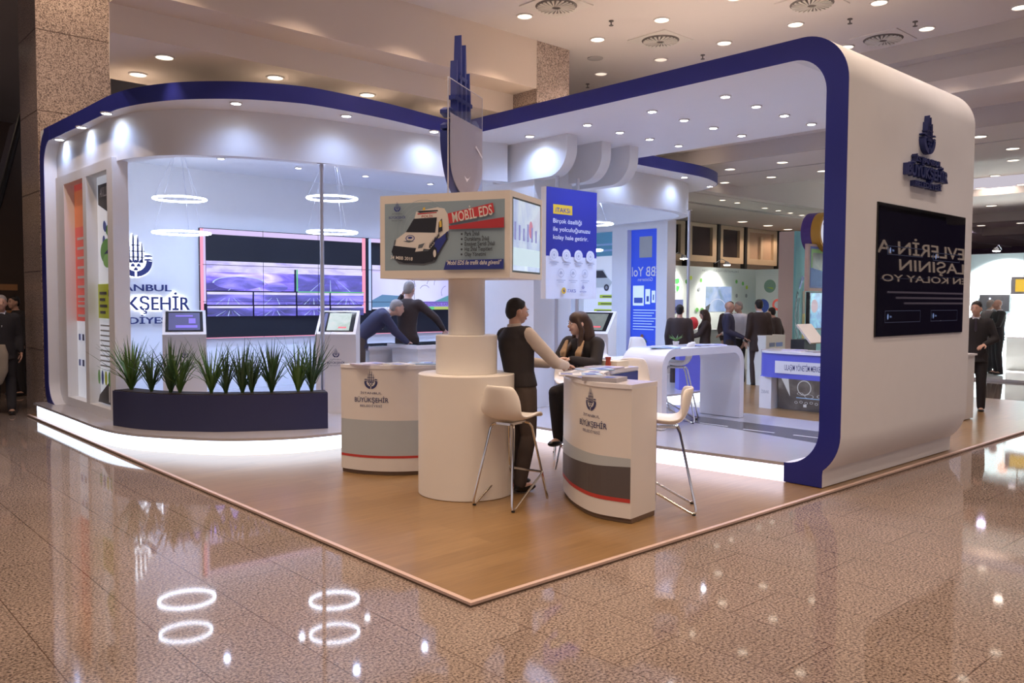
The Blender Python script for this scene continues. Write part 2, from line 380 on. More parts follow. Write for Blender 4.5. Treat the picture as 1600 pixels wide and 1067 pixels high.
# granite columns
def column(x0, x1, y0, y1, z1, name, z0=0):
    c = G().box(x0, x1, y0, y1, z0, z1).obj(name, M_granC); struct(c)
    g = G()
    for z in [q for q in (.9, 2.0, 3.1, 4.2, 5.3) if z0 < q < z1]: g.box(x0-.004, x1+.004, y0-.004, y1+.004, z, z+.006)
    g.obj('panel_joint', mat('joint_shadow_gap', (.10, .06, .045), .8), c)
column(.215, 1.17, 9.62, 10.6, 6.6, 'wall_pillar')
column(4.905, 5.512, 4.62, 5.6, 5.0, 'wall_pillar', 3.885)

# recessed downlights: trim ring, lens and the lamp itself
def downlight(x, y, z, label, group, kind, r=.085, power=0, col=WARM, size=105, blend=.4):
    k = {'warm': M_bulbw, 'dim': M_bulbd, 'cool': M_bulb}[kind]
    t = thing('ceiling_downlight', label, 'ceiling light', (x, y, z), group)
    key = (kind, r)
    if key not in DL:
        a = G().lathe([(r+.018, 0), (r+.016, -.012), (r, -.014), (r, -.002)], 20); b = G().lathe([(0, -.004), (r, -.006)], 20)
        o1 = a.obj('trim_ring', mat('white_metal_ring', (.75, .7, .66), .4, .3), None); o2 = b.obj('lens', k, None)
        DL[key] = (o1, o2)
    else:
        o1, o2 = [q.copy() for q in DL[key]]; COL.objects.link(o1); COL.objects.link(o2)
    o1.parent = t; o2.parent = t
    if power:
        l = bpy.data.lights.new('lamp', 'SPOT'); l.energy = power; l.color = col; l.spot_size = R(size); l.spot_blend = blend; l.shadow_soft_size = r*.8
        lo = bpy.data.objects.new('lamp', l); COL.objects.link(lo); lo.parent = t; lo.location = (0, 0, -.03)
    return t
DL = {}
gx = (-2.4, -1.1, 0.2, 1.5, 2.82, 4.14, 5.43, 6.75, 8.07); gy = (4.04, 3.01, 2.0, .98, -.05, -1.1, -2.2, -3.3)
for j, y in enumerate(gy):
    for i, x in enumerate(gx):
        dim = (i == 7 and j == 0)
        downlight(x, y, 5.0, 'warm high ceiling downlight, %s row out from the plaster beam, %s from the left' % (NTH(j), NTH(i)),
                  'warm downlights of the high ceiling', 'dim' if dim else 'warm', power=0 if dim else HALL_W, col=WARM if x < 5 else HALLC)
for j, y in enumerate((5.1, 6.15, 7.2)):
    for i, x in enumerate((6.69, 8.0)):
        downlight(x, y, 5.0, 'dim downlight beyond the rear granite column, %s row back, %s of the pair' % (NTH(j), ('left', 'right')[i]), 'downlights beyond the rear column', 'dim')
for k, (x, y, s) in enumerate(((.463, 5.54, 'right one beside the left granite column'), (.491, 6.42, 'left one beside the left granite column'), (1.666, 5.49, 'above the curved navy band'), (2.852, 5.456, 'nearest to the acrylic emblem'), (4.1, 5.45, 'seen just behind the blue emblem'))):
    downlight(x, y, 4.113, 'warm lower ceiling downlight, '+s, 'downlights of the lower ceiling', 'warm', power=HALL_W*(1.5 if x > .48 else .5), size=96 if x > .48 else 60)
k = 0
for j, (x, z) in enumerate(((9.45, 4.308), (10.55, 4.043), (11.95, 4.043))):
    for i in range(8):
        y = 1.05*i-.95+(-.05, .03, .02)[j]
        if y > 6.45: continue
        downlight(x, y, z, 'warm downlight beyond the TV wall, %s ceiling strip, %s from the front' % (NTH(j), NTH(i)), 'downlights of the far ceiling strips', 'warm', power=HALL_W*.8 if i % 2 == 0 else 0, r=.09, col=HALLC)
for i, (a, b, zz) in enumerate(((1583, 250, 4.45), (1555, 274, 4.45), (1597, 288, 4.45), (1532, 294, 4.45), (1250, 295, 4.45), (1218, 290, 4.45), (1272, 301, 4.45))):
    p = pz(a, b, zz-.002)
    downlight(p.x, p.y, zz-.002, 'small downlight in the raised far ceiling, %s of seven from the right edge' % NTH(i), 'downlights of the raised far ceiling', 'warm' if i < 4 else 'dim', r=.1, power=HALL_W*1.2 if i < 4 else 0, col=HALLC, size=150)
for i, (a, b) in enumerate(((1533, 352), (1595, 348), (1512, 337), (1549, 321), (1590, 331))):
    p = pz(a, b, 4.043)
    if p.x < 33: downlight(p.x, p.y, 4.043, 'tiny distant downlight at the right edge, %s one from the bottom' % NTH(i), 'most distant downlights', 'warm', r=.12, power=HALL_W*2.2, col=(.72, .62, 1), size=160)
for i, a in enumerate((1129, 1152, 1195, 1216, 1235, 1253)):
    p = pz(a, 312+ (a-1129)*.19, 3.838)
    if p.x < 33: downlight(p.x, p.y, 3.838, 'small cool downlight in the narrow far soffit, %s from the left' % NTH(i), 'downlights of the narrow far soffit', 'warm', r=.07)
for i, (a, b) in enumerate(((1160, 346), (1200, 352), (1231, 358))):
    p = pz(a, b, 3.798)
    downlight(p.x, p.y, 3.798, 'warm downlight above the brown framed windows, %s from the left' % NTH(i), 'downlights over the brown windows', 'warm', r=.13, power=HALL_W*1.6, size=150)
# square air diffusers, speaker, sprinklers
M_slat = mat('diffuser_dark_gap', (.12, .10, .09), .6); M_plate = mat('diffuser_plate', (.72, .68, .62), .5)
for i, (x, y, s) in enumerate(((6.04, 3.5, 'straight above the portal roof'), (8.08, 1.52, 'above the TV wall, rightmost'), (4.156, 3.53, 'leftmost, at the top edge'), (6.226, 1.51, 'cut by the top edge above the stand corner'))):
    t = thing('air_diffuser', 'square air diffuser with round grille, '+s, 'air vent', (x, y, 5.0), 'air diffusers in the high ceiling')
    G().box(-.3, .3, -.3, .3, -.012, 0).obj('plate', M_plate if i in (0, 2) else M_ceil, t).parent = t
    for o in list(t.children): o.matrix_parent_inverse.identity()
    d = G().lathe([(0, -.02), (.225, -.02), (.24, -.012)], 36).obj('grille_disc', M_slat); d.parent = t
    g = G()
    for k in range(24):
        a = 2*PI*k/24; c, s_ = math.cos(a), math.sin(a); q = .35
        p0 = Vector((.05*c, .05*s_, -.026)); p1 = Vector((.22*math.cos(a+q), .22*math.sin(a+q), -.026)); n = (p1-p0).cross(Vector((0, 0, 1))).normalized()
        g.add([p0-n*.004, p1-n*.014, p1+n*.014, p0+n*.004, p0-n*.004+Vector((0, 0, -.01)), p1-n*.014+Vector((0, 0, -.01)), p1+n*.014+Vector((0, 0, -.01)), p0+n*.004+Vector((0, 0, -.01))],
              [(0, 1, 2, 3), (7, 6, 5, 4), (0, 4, 5, 1), (1, 5, 6, 2), (2, 6, 7, 3), (3, 7, 4, 0)])
    v = g.obj('swirl_vane', M_plate); v.parent = t
for i, (a, b) in enumerate(((955, 35), (1328, 32), (1098, 88), (1430, 36), (918, 133))):
    p = pz(a, b, 4.98); t = thing('sprinkler', 'tiny fire sprinkler head on the high ceiling, %s of five' % NTH(i), 'sprinkler', (p.x, p.y, 5.0), 'fire sprinklers on the high ceiling')
    o = G().lathe([(.03, 0), (.03, -.01), (.008, -.012), (.008, -.05), (.028, -.055), (.028, -.06)], 12).obj('nozzle', M_slat); o.parent = t
p = pz(930, 91, 5.0); o = G().lathe([(.11, 5.0), (.11, 4.992), (.0, 4.985)], 28, (p.x, p.y, 0)).obj('ceiling_speaker', mat('grey_speaker_mesh', (.45, .42, .40), .7))
tag(o, 'flat grey round speaker grille set in the high ceiling near the rear column', 'speaker')

# ================================================================== THE STAND
# outline of the roof (z 3.70-3.88) and of the raised deck (z 0.03-0.20), plan view
ZP = .026
PF = thing('booth_platform', 'low light oak laminate platform with pale edge under the whole stand', 'platform', (0, 0, 0))
G().box(.03, 12.5, .03, 9.6, .002, ZP-.002).obj('laminate_floor', M_wood, PF)
G().box(.0, 12.53, .0, .03, .012, ZP+.001).box(0, .03, .03, 9.6, .012, ZP+.001).obj('edge_trim', M_edge, PF)
G().box(.004, 12.52, .004, .03, 0, .012).box(.004, .03, .03, 9.6, 0, .012).obj('side_board', M_edgeb, PF)

bandL = smooth([(.2, 9.22), (.24, 7.6), (.26, 6.7), (.33, 6.2), (.49, 5.76), (.70, 5.43), (1.04, 5.10), (1.47, 4.87), (1.85, 4.79), (2.66, 4.83), (3.4, 4.97), (3.975, 5.09)])
bandR = smooth([(6.85, 4.89), (7.3, 4.88), (8.2, 4.92), (8.95, 4.94), (9.5, 5.06), (10.0, 5.28), (10.35, 5.68), (10.55, 6.2), (10.6, 7.0), (10.62, 9.42)])
roof = bandL+[(3.975, .46), (6.82, .46)]+bandR+[(.2, 9.42)]
SH = thing('exhibition_stand', 'large white exhibition stand with navy edged curved canopy and rounded portal arch', 'exhibition stand', (0, 0, 0))
G().prism(roof, 3.70, 3.88).obj('roof_slab', mat('bright_white_soffit', (.93, .92, .92), .6, var=.01), SH)
bp = [(a, b) for a, b in bandL]+[(3.975, .46)]
G().ribbon(bandL+[(3.975, .46)], 3.70, 3.88, -.008).obj('navy_roof_band', M_navy, SH)
G().ribbon(bandR, 3.70, 3.88, -.008).obj('navy_roof_band', M_navy, SH)
# portal arch: section in y-z, swept along x
def portal_section(mir=None):
    s = [(.46, .03), (.105, .03), (.105, .14)]
    s += [(.37-.42*math.cos(R(a)), .50-.42*math.sin(R(a))) for a in range(50, -1, -6)]
    s += [(.37-.42*math.cos(R(a)), 3.46+.42*math.sin(R(a))) for a in range(0, 91, 6)]
    s += [(.46, 3.88), (.46, 3.70)]
    s += [(.45-.31*math.cos(R(a)), 3.39+.31*math.sin(R(a))) for a in range(90, -1, -6)]
    s += [(.46-.32*math.cos(R(a)), .52-.32*math.sin(R(a))) for a in range(0, 91, 6)]
    return s
sec = portal_section()
def sweep_x(sc, x0, x1): return G().prism(sc, x0, x1, Matrix(((0, 0, 1, 0), (1, 0, 0, 0), (0, 1, 0, 0), (0, 0, 0, 1))))
sweep_x(sec, 3.975, 6.80).obj('portal_wall', M_wall, SH)
sweep_x(sec, 3.967, 3.975).obj('navy_portal_face', M_navy, SH)
secL = [(9.42-(y)*.8+.04, z) for y, z in sec]                                  # the same arch closes the left end
secL = [(9.46-(y+.05)*1.0, z) for y, z in sec]
sweep_x(secL, .20, .62).obj('end_wall', M_wall, SH)
sweep_x(secL, .192, .20).obj('navy_end_face', M_navy, SH)
G().box(.62, 10.62, 9.42, 9.52, .03, 3.88).obj('back_wall', M_wall, SH)
# lintel under the roof, set back from the band
linL = [(.35, 9.24), (.36, 7.6)]+smooth([(.37, 6.95), (.46, 6.5), (.66, 6.1), (.98, 5.78), (1.5, 5.5), (2.3, 5.34), (3.1, 5.29), (4.0, 5.2), (4.74, 5.0)])
G().ribbon(linL, 3.20, 3.70, .16).obj('lintel', M_wall, SH)
linR = smooth([(6.1, 5.35), (7.0, 5.33), (8.2, 5.36), (9.0, 5.42), (9.6, 5.62), (10.0, 5.95), (10.22, 6.4), (10.28, 7.0)])+[(10.28, 9.42)]
G().ribbon(linR, 3.16, 3.70, .16).obj('lintel', M_wall, SH)
G().box(4.74, 6.1, 5.3, 5.46, 3.20, 3.70).obj('lintel', M_wall, SH)
inner = [(p[0]+.1, p[1]+.1) for p in linL[:2]]+[(p[0]+.05, p[1]+.13) for p in linL[2:]]+[(p[0]-.05, p[1]+.13) for p in linR[:-1]]+[(10.2, 9.42), (.45, 9.42)]
G().prism(inner, 3.60, 3.66).obj('inner_ceiling', M_wall, SH)
# hanging fins with rounded lower corners
for x, y0, y1, zb in ((4.90, 3.97, 5.3, 3.20), (5.58, 4.0, 5.3, 3.20), (6.08, 3.95, 5.34, 3.20)):
    s = [(y1, zb), (y0+.34, zb)]+[(y0+.34-.34*math.sin(R(a)), zb+.34-.34*math.cos(R(a))) for a in range(9, 91, 9)]+[(y0, 3.70), (y1, 3.70)]
    sweep_x(s, x-.09 if x < 6 else x-.09, x+.09).obj('hanging_fin', M_wall, SH)
# left side wall with two poster windows, and its pillar
zt, zb = 3.12, .31
wy = [9.24, 8.86, 8.02, 7.88, 7.06, 6.86]
g = G(); X0, X1 = .33, .505
g.box(X0, X1, wy[1], wy[0], .2, 3.24).box(X0, X1, wy[3], wy[2], .2, 3.24).box(X0, X1, wy[5], wy[4], .2, 3.24)
for a, b in ((1, 2), (3, 4)): g.box(X0, X1, wy[b], wy[a], .2, zb).box(X0, X1, wy[b], wy[a], zt, 3.24)
g.obj('side_wall', M_wall, SH)
# right side wall, its mirror image
wy2 = [9.42, 8.92, 8.02, 7.62, 6.88, 6.62]
g = G(); X2, X3 = 10.35, 10.62
g.box(X2, X3, wy2[1], wy2[0], .2, 3.2).box(X2, X3, wy2[3], wy2[2], .2, 3.2).box(X2, X3, wy2[5], wy2[4], .2, 3.2)
for a, b in ((1, 2), (3, 4)): g.box(X2, X3, wy2[b], wy2[a], .2, zb).box(X2, X3, wy2[b], wy2[a], 3.05, 3.2)
g.box(X2, X3, wy2[4], wy2[3], .2, .31)
g.obj('side_wall', M_wall, SH)
G().box(4.85, 5.56, 4.60, 5.66, .2, 3.70).obj('column_cladding', M_wall, SH)
G().box(6.9, 7.15, 6.7, 6.95, .2, 3.62).obj('pillar', M_wall, SH)
# raised deck with rim and glowing skirt
deckL = smooth([(.04, 9.3), (.04, 7.6), (.045, 6.5), (.15, 5.9), (.38, 5.43), (.76, 4.90), (1.30, 4.56), (1.86, 4.47), (2.7, 4.50), (3.75, 4.62)])
deckF = [(3.75, 4.62), (3.80, 1.72), (3.962, .46)]
deckR = [(6.58, .46), (6.58, 4.3)]+smooth([(6.75, 4.42), (7.6, 4.40), (8.5, 4.42), (9.4, 4.62), (10.1, 5.0), (10.6, 5.7), (10.75, 6.6), (10.76, 9.3)])
deck = deckL+deckF[1:]+deckR
G().prism(deck+[(.04, 9.42) if False else (10.76, 9.42), (.04, 9.42)], .172, .20).obj('deck', mat('grey_white_gloss_deck', (.47, .45, .47), .14, var=.02), SH)
def inset(path, d):
    P = [Vector(p) for p in path]; out = []
    for i in range(len(P)):
        t = (P[min(i+1, len(P)-1)]-P[max(i-1, 0)]).normalized(); out.append((P[i].x-t.y*d, P[i].y+t.x*d))
    return out
G().ribbon(inset(deckL, .015), ZP, .172, .04).obj('glowing_skirt', M_strip, SH)
G().ribbon(inset([deckL[-1]]+deckF[1:], .015), ZP, .172, .04).obj('glowing_skirt', M_strip2, SH)
G().ribbon(inset(deckR[1:], .02), ZP, .172, .04).obj('glowing_skirt', M_strip, SH)
G().box(6.54, 6.575, .46, 4.3, ZP, .172).obj('deck_back_skirt', M_wall, SH)
# printed road on the deck
M_road = mat('printed_asphalt', (.10, .095, .10), .25); M_line = mat('printed_white_line', (.75, .73, .74), .3)
a = Art(.0006); fn = plane_fn((0, 0, .2), (1, 0, 0), (0, 1, 0))
a.poly([(5.08, .48), (5.86, .48), (5.86, 2.75), (5.60, 3.15), (5.36, 2.75), (5.36, 2.1)], M_road)
for p0, p1 in (((5.40, 1.39), (5.375, 1.76)), ((5.455, .80), (5.425, 1.18)), ((5.41, 1.98), (5.40, 2.35))):
    a.poly([(p0[0]-.018, p0[1]), (p0[0]+.018, p0[1]), (p1[0]+.018, p1[1]), (p1[0]-.018, p1[1])], M_line, 1)
a.obj('printed_road', fn, SH)
# slim support poles
for x, y, nm in ((2.2, 5.42, 0), (py(1076, 400, 5.38).x, 5.38, 1)):
    G().lathe([(.05, .2), (.05, .21), (.024, .215), (.024, 3.19), (.05, 3.195), (.05, 3.2)], 16, (x, y, 0)).obj('support_pole', M_alu, SH)

# canopy spotlights
for j, (y, nm) in enumerate(((1.55, 'front'), (2.48, 'middle'), (3.44, 'back'))):
    for i, x in enumerate((4.6, 5.21, 5.82, 6.46)):
        downlight(x, y+.02*i, 3.699, 'cool white spotlight under the portal roof, %s row, %s from the navy edge' % (nm, NTH(i)), 'spotlights under the portal roof', 'cool', r=.045, power=ARCH_W, col=COOL, size=120, blend=.6)
downlight(4.575, 4.40, 3.699, 'cool spotlight at the canopy corner beside the first hanging fin', 'spotlights under the portal roof', 'cool', r=.05, power=FASCIA_W*2, col=COOL, size=150, blend=.8)
fl = ((.335, 8.79, 'farthest left'), (.32, 7.74, 'second from the left end'), (.305, 6.72, 'third from the left end'), (1.10, 5.26, 'over the planter'), (2.27, 4.98, 'between the pole and the sign box'), (3.52, 5.0, 'beside the acrylic emblem'))
for x, y, s in fl:
    q = (.03, 0) if x < .34 else (0, .03)
    downlight(x-.06 if x < .34 else x, y, 3.699, 'cool spotlight washing the curved canopy front, '+s, 'spotlights along the curved canopy', 'cool', r=.05, power=FASCIA_W, col=COOL, size=150, blend=.8)
for x, y, s in ((7.3, 5.07, 'left of the three over the tables'), (8.85, 5.15, 'middle of the three'), (10.1, 5.5, 'at the far right tip')):
    downlight(x, y, 3.699, 'cool spotlight on the rear right canopy, '+s, 'spotlights along the rear canopy', 'cool', r=.05, power=FASCIA_W, col=COOL, size=150, blend=.8)
for j, y in enumerate((8.18, 6.6)):
    for i, x in enumerate((2.18, 3.37, 4.55, 5.83, 7.1, 8.4)):
        downlight(x, y, 3.599, 'cool spotlight in the inner ceiling, %s row, %s from the left' % (('back', 'front')[j], NTH(i)), 'spotlights in the inner ceiling', 'cool', r=.045, power=ROOM_W, col=COOL, size=140, blend=.7)
M_halo2 = M_halo
# ------------------------------------------------------------------ illuminated sign on the back wall
YB = 9.42
SG = thing('wall_logo_sign', 'backlit blue emblem and lettering glowing on the inner back wall left of the screens', 'sign', (1.46, YB, 1.2))
cx = 1.39
fn = lambda u, v, w_: Vector((cx+u, YB-.05-w_, v))
def sfn(off): return lambda u, v, w_: Vector((cx+u, YB-off-w_, v))
g = G(); solid_emblem(g, .62, .02, lambda u, v, w_: sfn(.045)(u, v+1.94, w_)); g.obj('emblem', M_logo, SG)
rows = (('İSTANBUL', 1.735, 1.02, .10), ('BÜYÜKŞEHİR', 1.455, 1.56, .205), ('BELEDİYESİ', 1.255, 1.04, .10))
for t, v0, w_, h in rows:
    g = G(); solid_text(g, t, 0, v0, w_, h, 0, .02, sfn(.045), bold=.012); g.obj('lettering', M_logo, SG)
g = G(); solid_text(g, 'BÜYÜKŞEHİR', 0, 1.455, 1.58, .21, 0, .008, sfn(.02), bold=.035); g.obj('backlight', M_halo, SG)
a = Art(); 
for pl in EMBLEM:
    c = (sum(p[0] for p in pl)/len(pl), sum(p[1] for p in pl)/len(pl))
    q = [((c[0]+(p[0]-c[0])*1.0)*.62, (c[1]+(p[1]-c[1])*1.0)*.62) for p in pl]
    n = len(q); ar = sum(q[i][0]*q[(i+1) % n][1]-q[(i+1) % n][0]*q[i][1] for i in range(n)); sg = 1 if ar > 0 else -1; o = []
    for i in range(n):
        p0, p1, p2 = Vector(q[i-1]), Vector(q[i]), Vector(q[(i+1) % n]); d1 = (p1-p0).normalized(); d2 = (p2-p1).normalized()
        nn = Vector((d1.y+d2.y, -(d1.x+d2.x))); nn = nn.normalized() if nn.length > 1e-4 else Vector((0, 0)); o.append((p1.x+nn.x*.010*sg, p1.y+nn.y*.010*sg+1.94))
    a.poly(o, M_halo)
a.obj('backlight', lambda u, v, w_: Vector((cx+u, YB-.015-w_, v)), SG)

# ------------------------------------------------------------------ video wall, six by three panels
VX0, VZ0, PW, PH = 2.335, 1.015, .985, .566
VW = thing('video_wall', 'large video wall of six by three panels with camera pictures, on the inner back wall', 'video wall', (VX0, YB, VZ0))
for j in range(3):
    for i in range(6):
        x = VX0+i*PW; z = VZ0+j*PH
        G().box(x+.002, x+PW-.002, YB-.06, YB, z+.002, z+PH-.002).obj('display_panel', M_blackm, VW)
S = 2.0
vfn = lambda u, v, w_: Vector((VX0+u, YB-.0605-w_, VZ0+v))
m_bl = flatmat('screen_black', (.004, .005, .012)); m_pink = glow('screen_pink_frame', (1, .35, .5), 1.0); m_lilac = glow('screen_lilac_bar', (.75, .6, .95), .95)
m_green = glow('screen_green', (.15, .75, .25), .8); m_red = glow('screen_red', (1, .12, .12), .9); m_blue1 = glow('screen_pale_blue', (.5, .62, 1), 1.0)
m_yel = glow('screen_yellow', (.55, .7, .12), .8); m_txt = glow('screen_dark_text', (.15, .08, .35), .4)
def cam_pic(i, dark): return picture('camera_picture_%d' % i, [(.03, .02, .16), (.12, .08, .55), (.30, .24, .95), (.62, .55, 1)] if not dark else [(.02, .02, .08), (.06, .05, .3), (.22, .18, .75)], 1.3, S, stretch=(1, 1, 4.5), detail=8, seed=i*3.1)
m_map = picture('map_picture', [(.45, .42, .95), (.62, .62, 1), (.7, .72, 1)], .7, 1.1, detail=2, seed=2)
m_sky = picture('pale_city_picture', [(.42, .36, .9), (.68, .62, 1), (.78, .74, 1)], 3, 1.05, stretch=(1, 1, 3), seed=4)
a = Art(.0008)
WT, HT = 6*PW, 3*PH
a.rect(0, 0, WT, HT, m_bl)
x3 = 2.95
a.rect(.0, HT-.09, x3, HT-.01, m_lilac); a.rect(0, .37, .05, HT-.01, m_pink); a.rect(x3-.07, .37, x3, HT-.01, m_pink); a.rect(0.05, 0.535, .085, HT-.09, m_lilac)
a.rect(.09, HT-.60, x3-.08, HT-.50, m_sky)                            # bright strip above the pictures
def camrect(x0, y0, x1, y1, i, dark=False):
    a.rect(x0, y0, x1, y1, cam_pic(i, dark))
    k = 5+i % 3
    for q in range(k):                                                # the road lanes in the picture
        f0 = q/k; a.poly([(x0+(x1-x0)*(.05+.9*f0), y0+.005), (x0+(x1-x0)*(.05+.9*f0)+.018, y0+.005), (x0+(x1-x0)*(.35+.3*f0)+.006, y1-(y1-y0)*.45), (x0+(x1-x0)*(.35+.3*f0), y1-(y1-y0)*.45)], m_blue1 if q % 2 else cam_pic(i+1, True), 1)
    a.rect(x0, y1-(y1-y0)*.2, x1, y1, m_sky)
b = HT-.60
camrect(.09, b-.36, 1.57, b, 0); a.disc(.62, b-.24, .42, cam_pic(7, True), .10); a.ring(.62, b-.24, .44, .03, m_blue1, ry=.11, a0=10, a1=180); a.disc(1.25, b-.30, .2, cam_pic(9, True), .07)
camrect(1.60, b-.36, x3-.08, b, 1, True)
for k, (u0, u1) in enumerate(((.09, .83), (.85, 1.58), (1.60, 2.2), (2.22, x3-.08))):
    camrect(u0, b-.58, u1, b-.38, 2+k, k % 2 == 1); camrect(u0, b-.76, u1, b-.60, 5+k, k % 2 == 0)
a.rect(1.575, b-.36, 1.60, b, m_green); a.rect(1.6, b-.375, x3-.08, b-.36, m_green)
a.rect(x3+.03, HT-.08, WT-.02, HT-.01, m_lilac)
a.rect(x3+.02, .42, x3+.07, HT-.02, m_blue1)
a.rect(x3+.09, .44, WT-.35, 1.22, m_map); a.rect(x3+.09, 1.08, WT-.35, 1.22, m_sky)
a.poly([(x3+.09, .60), (x3+.3, .70), (x3+.7, .68), (x3+1.05, .58), (x3+1.3, .50), (x3+.09, .47)], glow('screen_teal_hill', (.13, .3, .55), .8))
a.poly([(WT-1.9, .52), (WT-1.5, .58), (WT-1.1, .72), (WT-.75, .98), (WT-.35, 1.1), (WT-.35, .50)], glow('screen_teal_trees', (.12, .42, .5), .7))
for q in range(9): a.ring(x3+.9+q*.17, .85+.1*math.sin(q*2.2), .13, .008, m_txt, a0=20*q, a1=20*q+110)
a.rect(x3+1.0, .43, WT-.6, .58, glow('screen_violet_band', (.28, .18, .8), .9)); a.text('(0000) KONTROL KAMERALARI', x3+1.05, .50, .075, m_txt, 'L')
a.rect(x3+.95, .43, x3+1.45, .485, m_green); a.rect(x3+1.45, .43, x3+2.3, .485, m_yel)
a.rect(0, 0.0, WT, .012, m_pink)
for i in range(1, 6): a.rect(i*PW-.004, 0, i*PW+.004, HT, m_bl)
for j in (1, 2): a.rect(0, j*PH-.004, WT, j*PH+.004, m_bl)
a.obj('screen_picture', vfn, VW)

# ------------------------------------------------------------------ ring lamps
def ring_lamp(x, y, z, r, label):
    t = thing('ring_pendant_lamp', label, 'pendant lamp', (x, y, z), 'glowing ring lamps in the stand')
    o = G().tube([(r*math.cos(2*PI*k/48), r*math.sin(2*PI*k/48), 0) for k in range(48)], .013, 8, closed=True).obj('glowing_ring', M_ring); o.parent = t
    for k in range(3):
        an = 2*PI*k/3+.4; o = G().tube([(r*math.cos(an), r*math.sin(an), .015), (r*.15*math.cos(an), r*.15*math.sin(an), 3.6-z)], .0025, 5).obj('suspension_wire', M_alu); o.parent = t
for (a_, b_, d, r, s) in ((281, 311, 11.2, .335, 'upper one at the left above the backlit sign'), (284, 364, 11.25, .365, 'lower one at the left, beside the top of the video wall'), (519, 310, 11.25, .33, 'upper one crossing the front pole'), (519, 363, 11.3, .33, 'lower one crossing the front pole'),
                          (756, 330, 12.6, .33, 'behind the sign box'), (928, 350, 15, .34, 'upper one right of the hanging sign'), (912, 391, 15.1, .34, 'lower one right of the hanging sign')):
    p = pd(a_, b_, d); ring_lamp(p.x, p.y, p.z, r, 'glowing white ring lamp, '+s)

# ------------------------------------------------------------------ touch screen kiosks
def kiosk(p, look, label, scr):
    ang = math.atan2(look[1], look[0])-PI/2                             # local -y faces the viewer
    t = thing('touch_kiosk', label, 'kiosk', p, 'touch screen kiosks')
    w_, d = .25, .20
    pr = [(-d, 0), (d, 0), (d, 1.28), (d-.05, 1.30), (-d+.0, 1.02), (-d, 1.0)]
    Mx = Matrix(((0, 0, 1, 0), (1, 0, 0, 0), (0, 1, 0, 0), (0, 0, 0, 1)))
    rot = Matrix.Translation(Vector(p)) @ Matrix.Rotation(ang, 4, 'Z')
    sid = [(-.16, .0), (.17, 0), (.17, 1.0), (.20, 1.26), (.17, 1.28), (-.20, .99), (-.16, .93)]
    G().prism(sid, -.25, .25, rot @ Mx).obj('cabinet', M_white, t)
    o = Vector((0, -.20, .99)); U = Vector((1, 0, 0)); V = Vector((0, .37, .29)).normalized()
    L = (Vector((0, .37, .29))).length
    f2 = lambda u, v, w_: rot @ (o+U*u+V*v+U.cross(V)*w_)
    a = Art(.0015); a.rect(-.215, .05, .215, L-.03, M_black); 
    for q in scr: a.rect(*q)
    a.obj('touch_screen', lambda u, v, w_: f2(u, v, w_+.002), t)
    a = Art(); a.logo(0, .62, .22, flatmat('printed_navy', (.03, .035, .12)), flatmat('printed_grey', (.25, .25, .32)))
    a.obj('printed_logo', lambda u, v, w_: rot @ Vector((u, -.1605-w_, v)), t); return t
m_vio = glow('kiosk_violet', (.25, .16, .9), .9); m_vio2 = glow('kiosk_dim_violet', (.06, .05, .22), .8); m_map2 = picture('kiosk_map_picture', [(.45, .6, .45), (.7, .8, .75), (.85, .85, .8)], 5, .75)
p = pd(290, 640, 10.35); p.z = .2
k1 = (p.x, p.y, .2)
dirv = lambda p: (p[0]-CAM.x, p[1]-CAM.y)
kiosk(k1, dirv(k1), 'white kiosk with violet touch screen, in front of the backlit sign', [(-.18, .08, .18, .41, m_vio2), (-.10, .12, .15, .17, m_vio), (.05, .2, .13, .3, m_vio), (-.1, .33, .1, .36, m_vio)])
k2 = (2.72, 5.95, .2)
d2 = dirv(k2); kiosk(k2, (d2[0]+1.6, d2[1]-1.0), 'white kiosk with pale map on its touch screen, just behind the front pole', [(-.12, .07, .16, .41, m_map2), (.02, .11, .12, .14, m_red), (-.18, .07, -.14, .41, m_vio2)])
p = pd(928, 600, 11.2); k3 = (p.x, p.y, .2); d3 = dirv(k3)
kiosk(k3, (d3[0]+5, d3[1]-2), 'white kiosk partly hidden behind the seated woman', [(-.16, .07, .16, .41, picture('kiosk_dim_map', [(.25, .3, .26), (.4, .44, .38)], 6, .5)), (0, .12, .12, .15, m_red)])

# ------------------------------------------------------------------ two white touch tables in front of the video wall
def white_desk(x, y, w_, d, h, label):
    t = thing('display_desk', label, 'desk', (x, y, .2), 'white desks near the video wall')
    G().box(x-w_/2, x+w_/2, y-d/2, y+d/2, .2+h-.05, .2+h).obj('desk_top', M_gloss, t)
    G().box(x-w_/2+.05, x+w_/2-.05, y-d/2+.05, y+d/2-.05, .2, .2+h-.05).obj('body', M_white, t)
    G().box(x-w_/2+.08, x+w_/2-.08, y-d/2+.08, y+d/2-.08, .2+h, .2+h+.012).obj('table_screen', M_black, t)
q = pd(595, 560, 11.9); white_desk(q.x, q.y, .8, .6, .78, 'white desk under the leaning man, left of the pair')
q = pd(672, 555, 11.6); white_desk(q.x, q.y, .95, .7, .82, 'white desk between the standing man and the sign box pedestal')

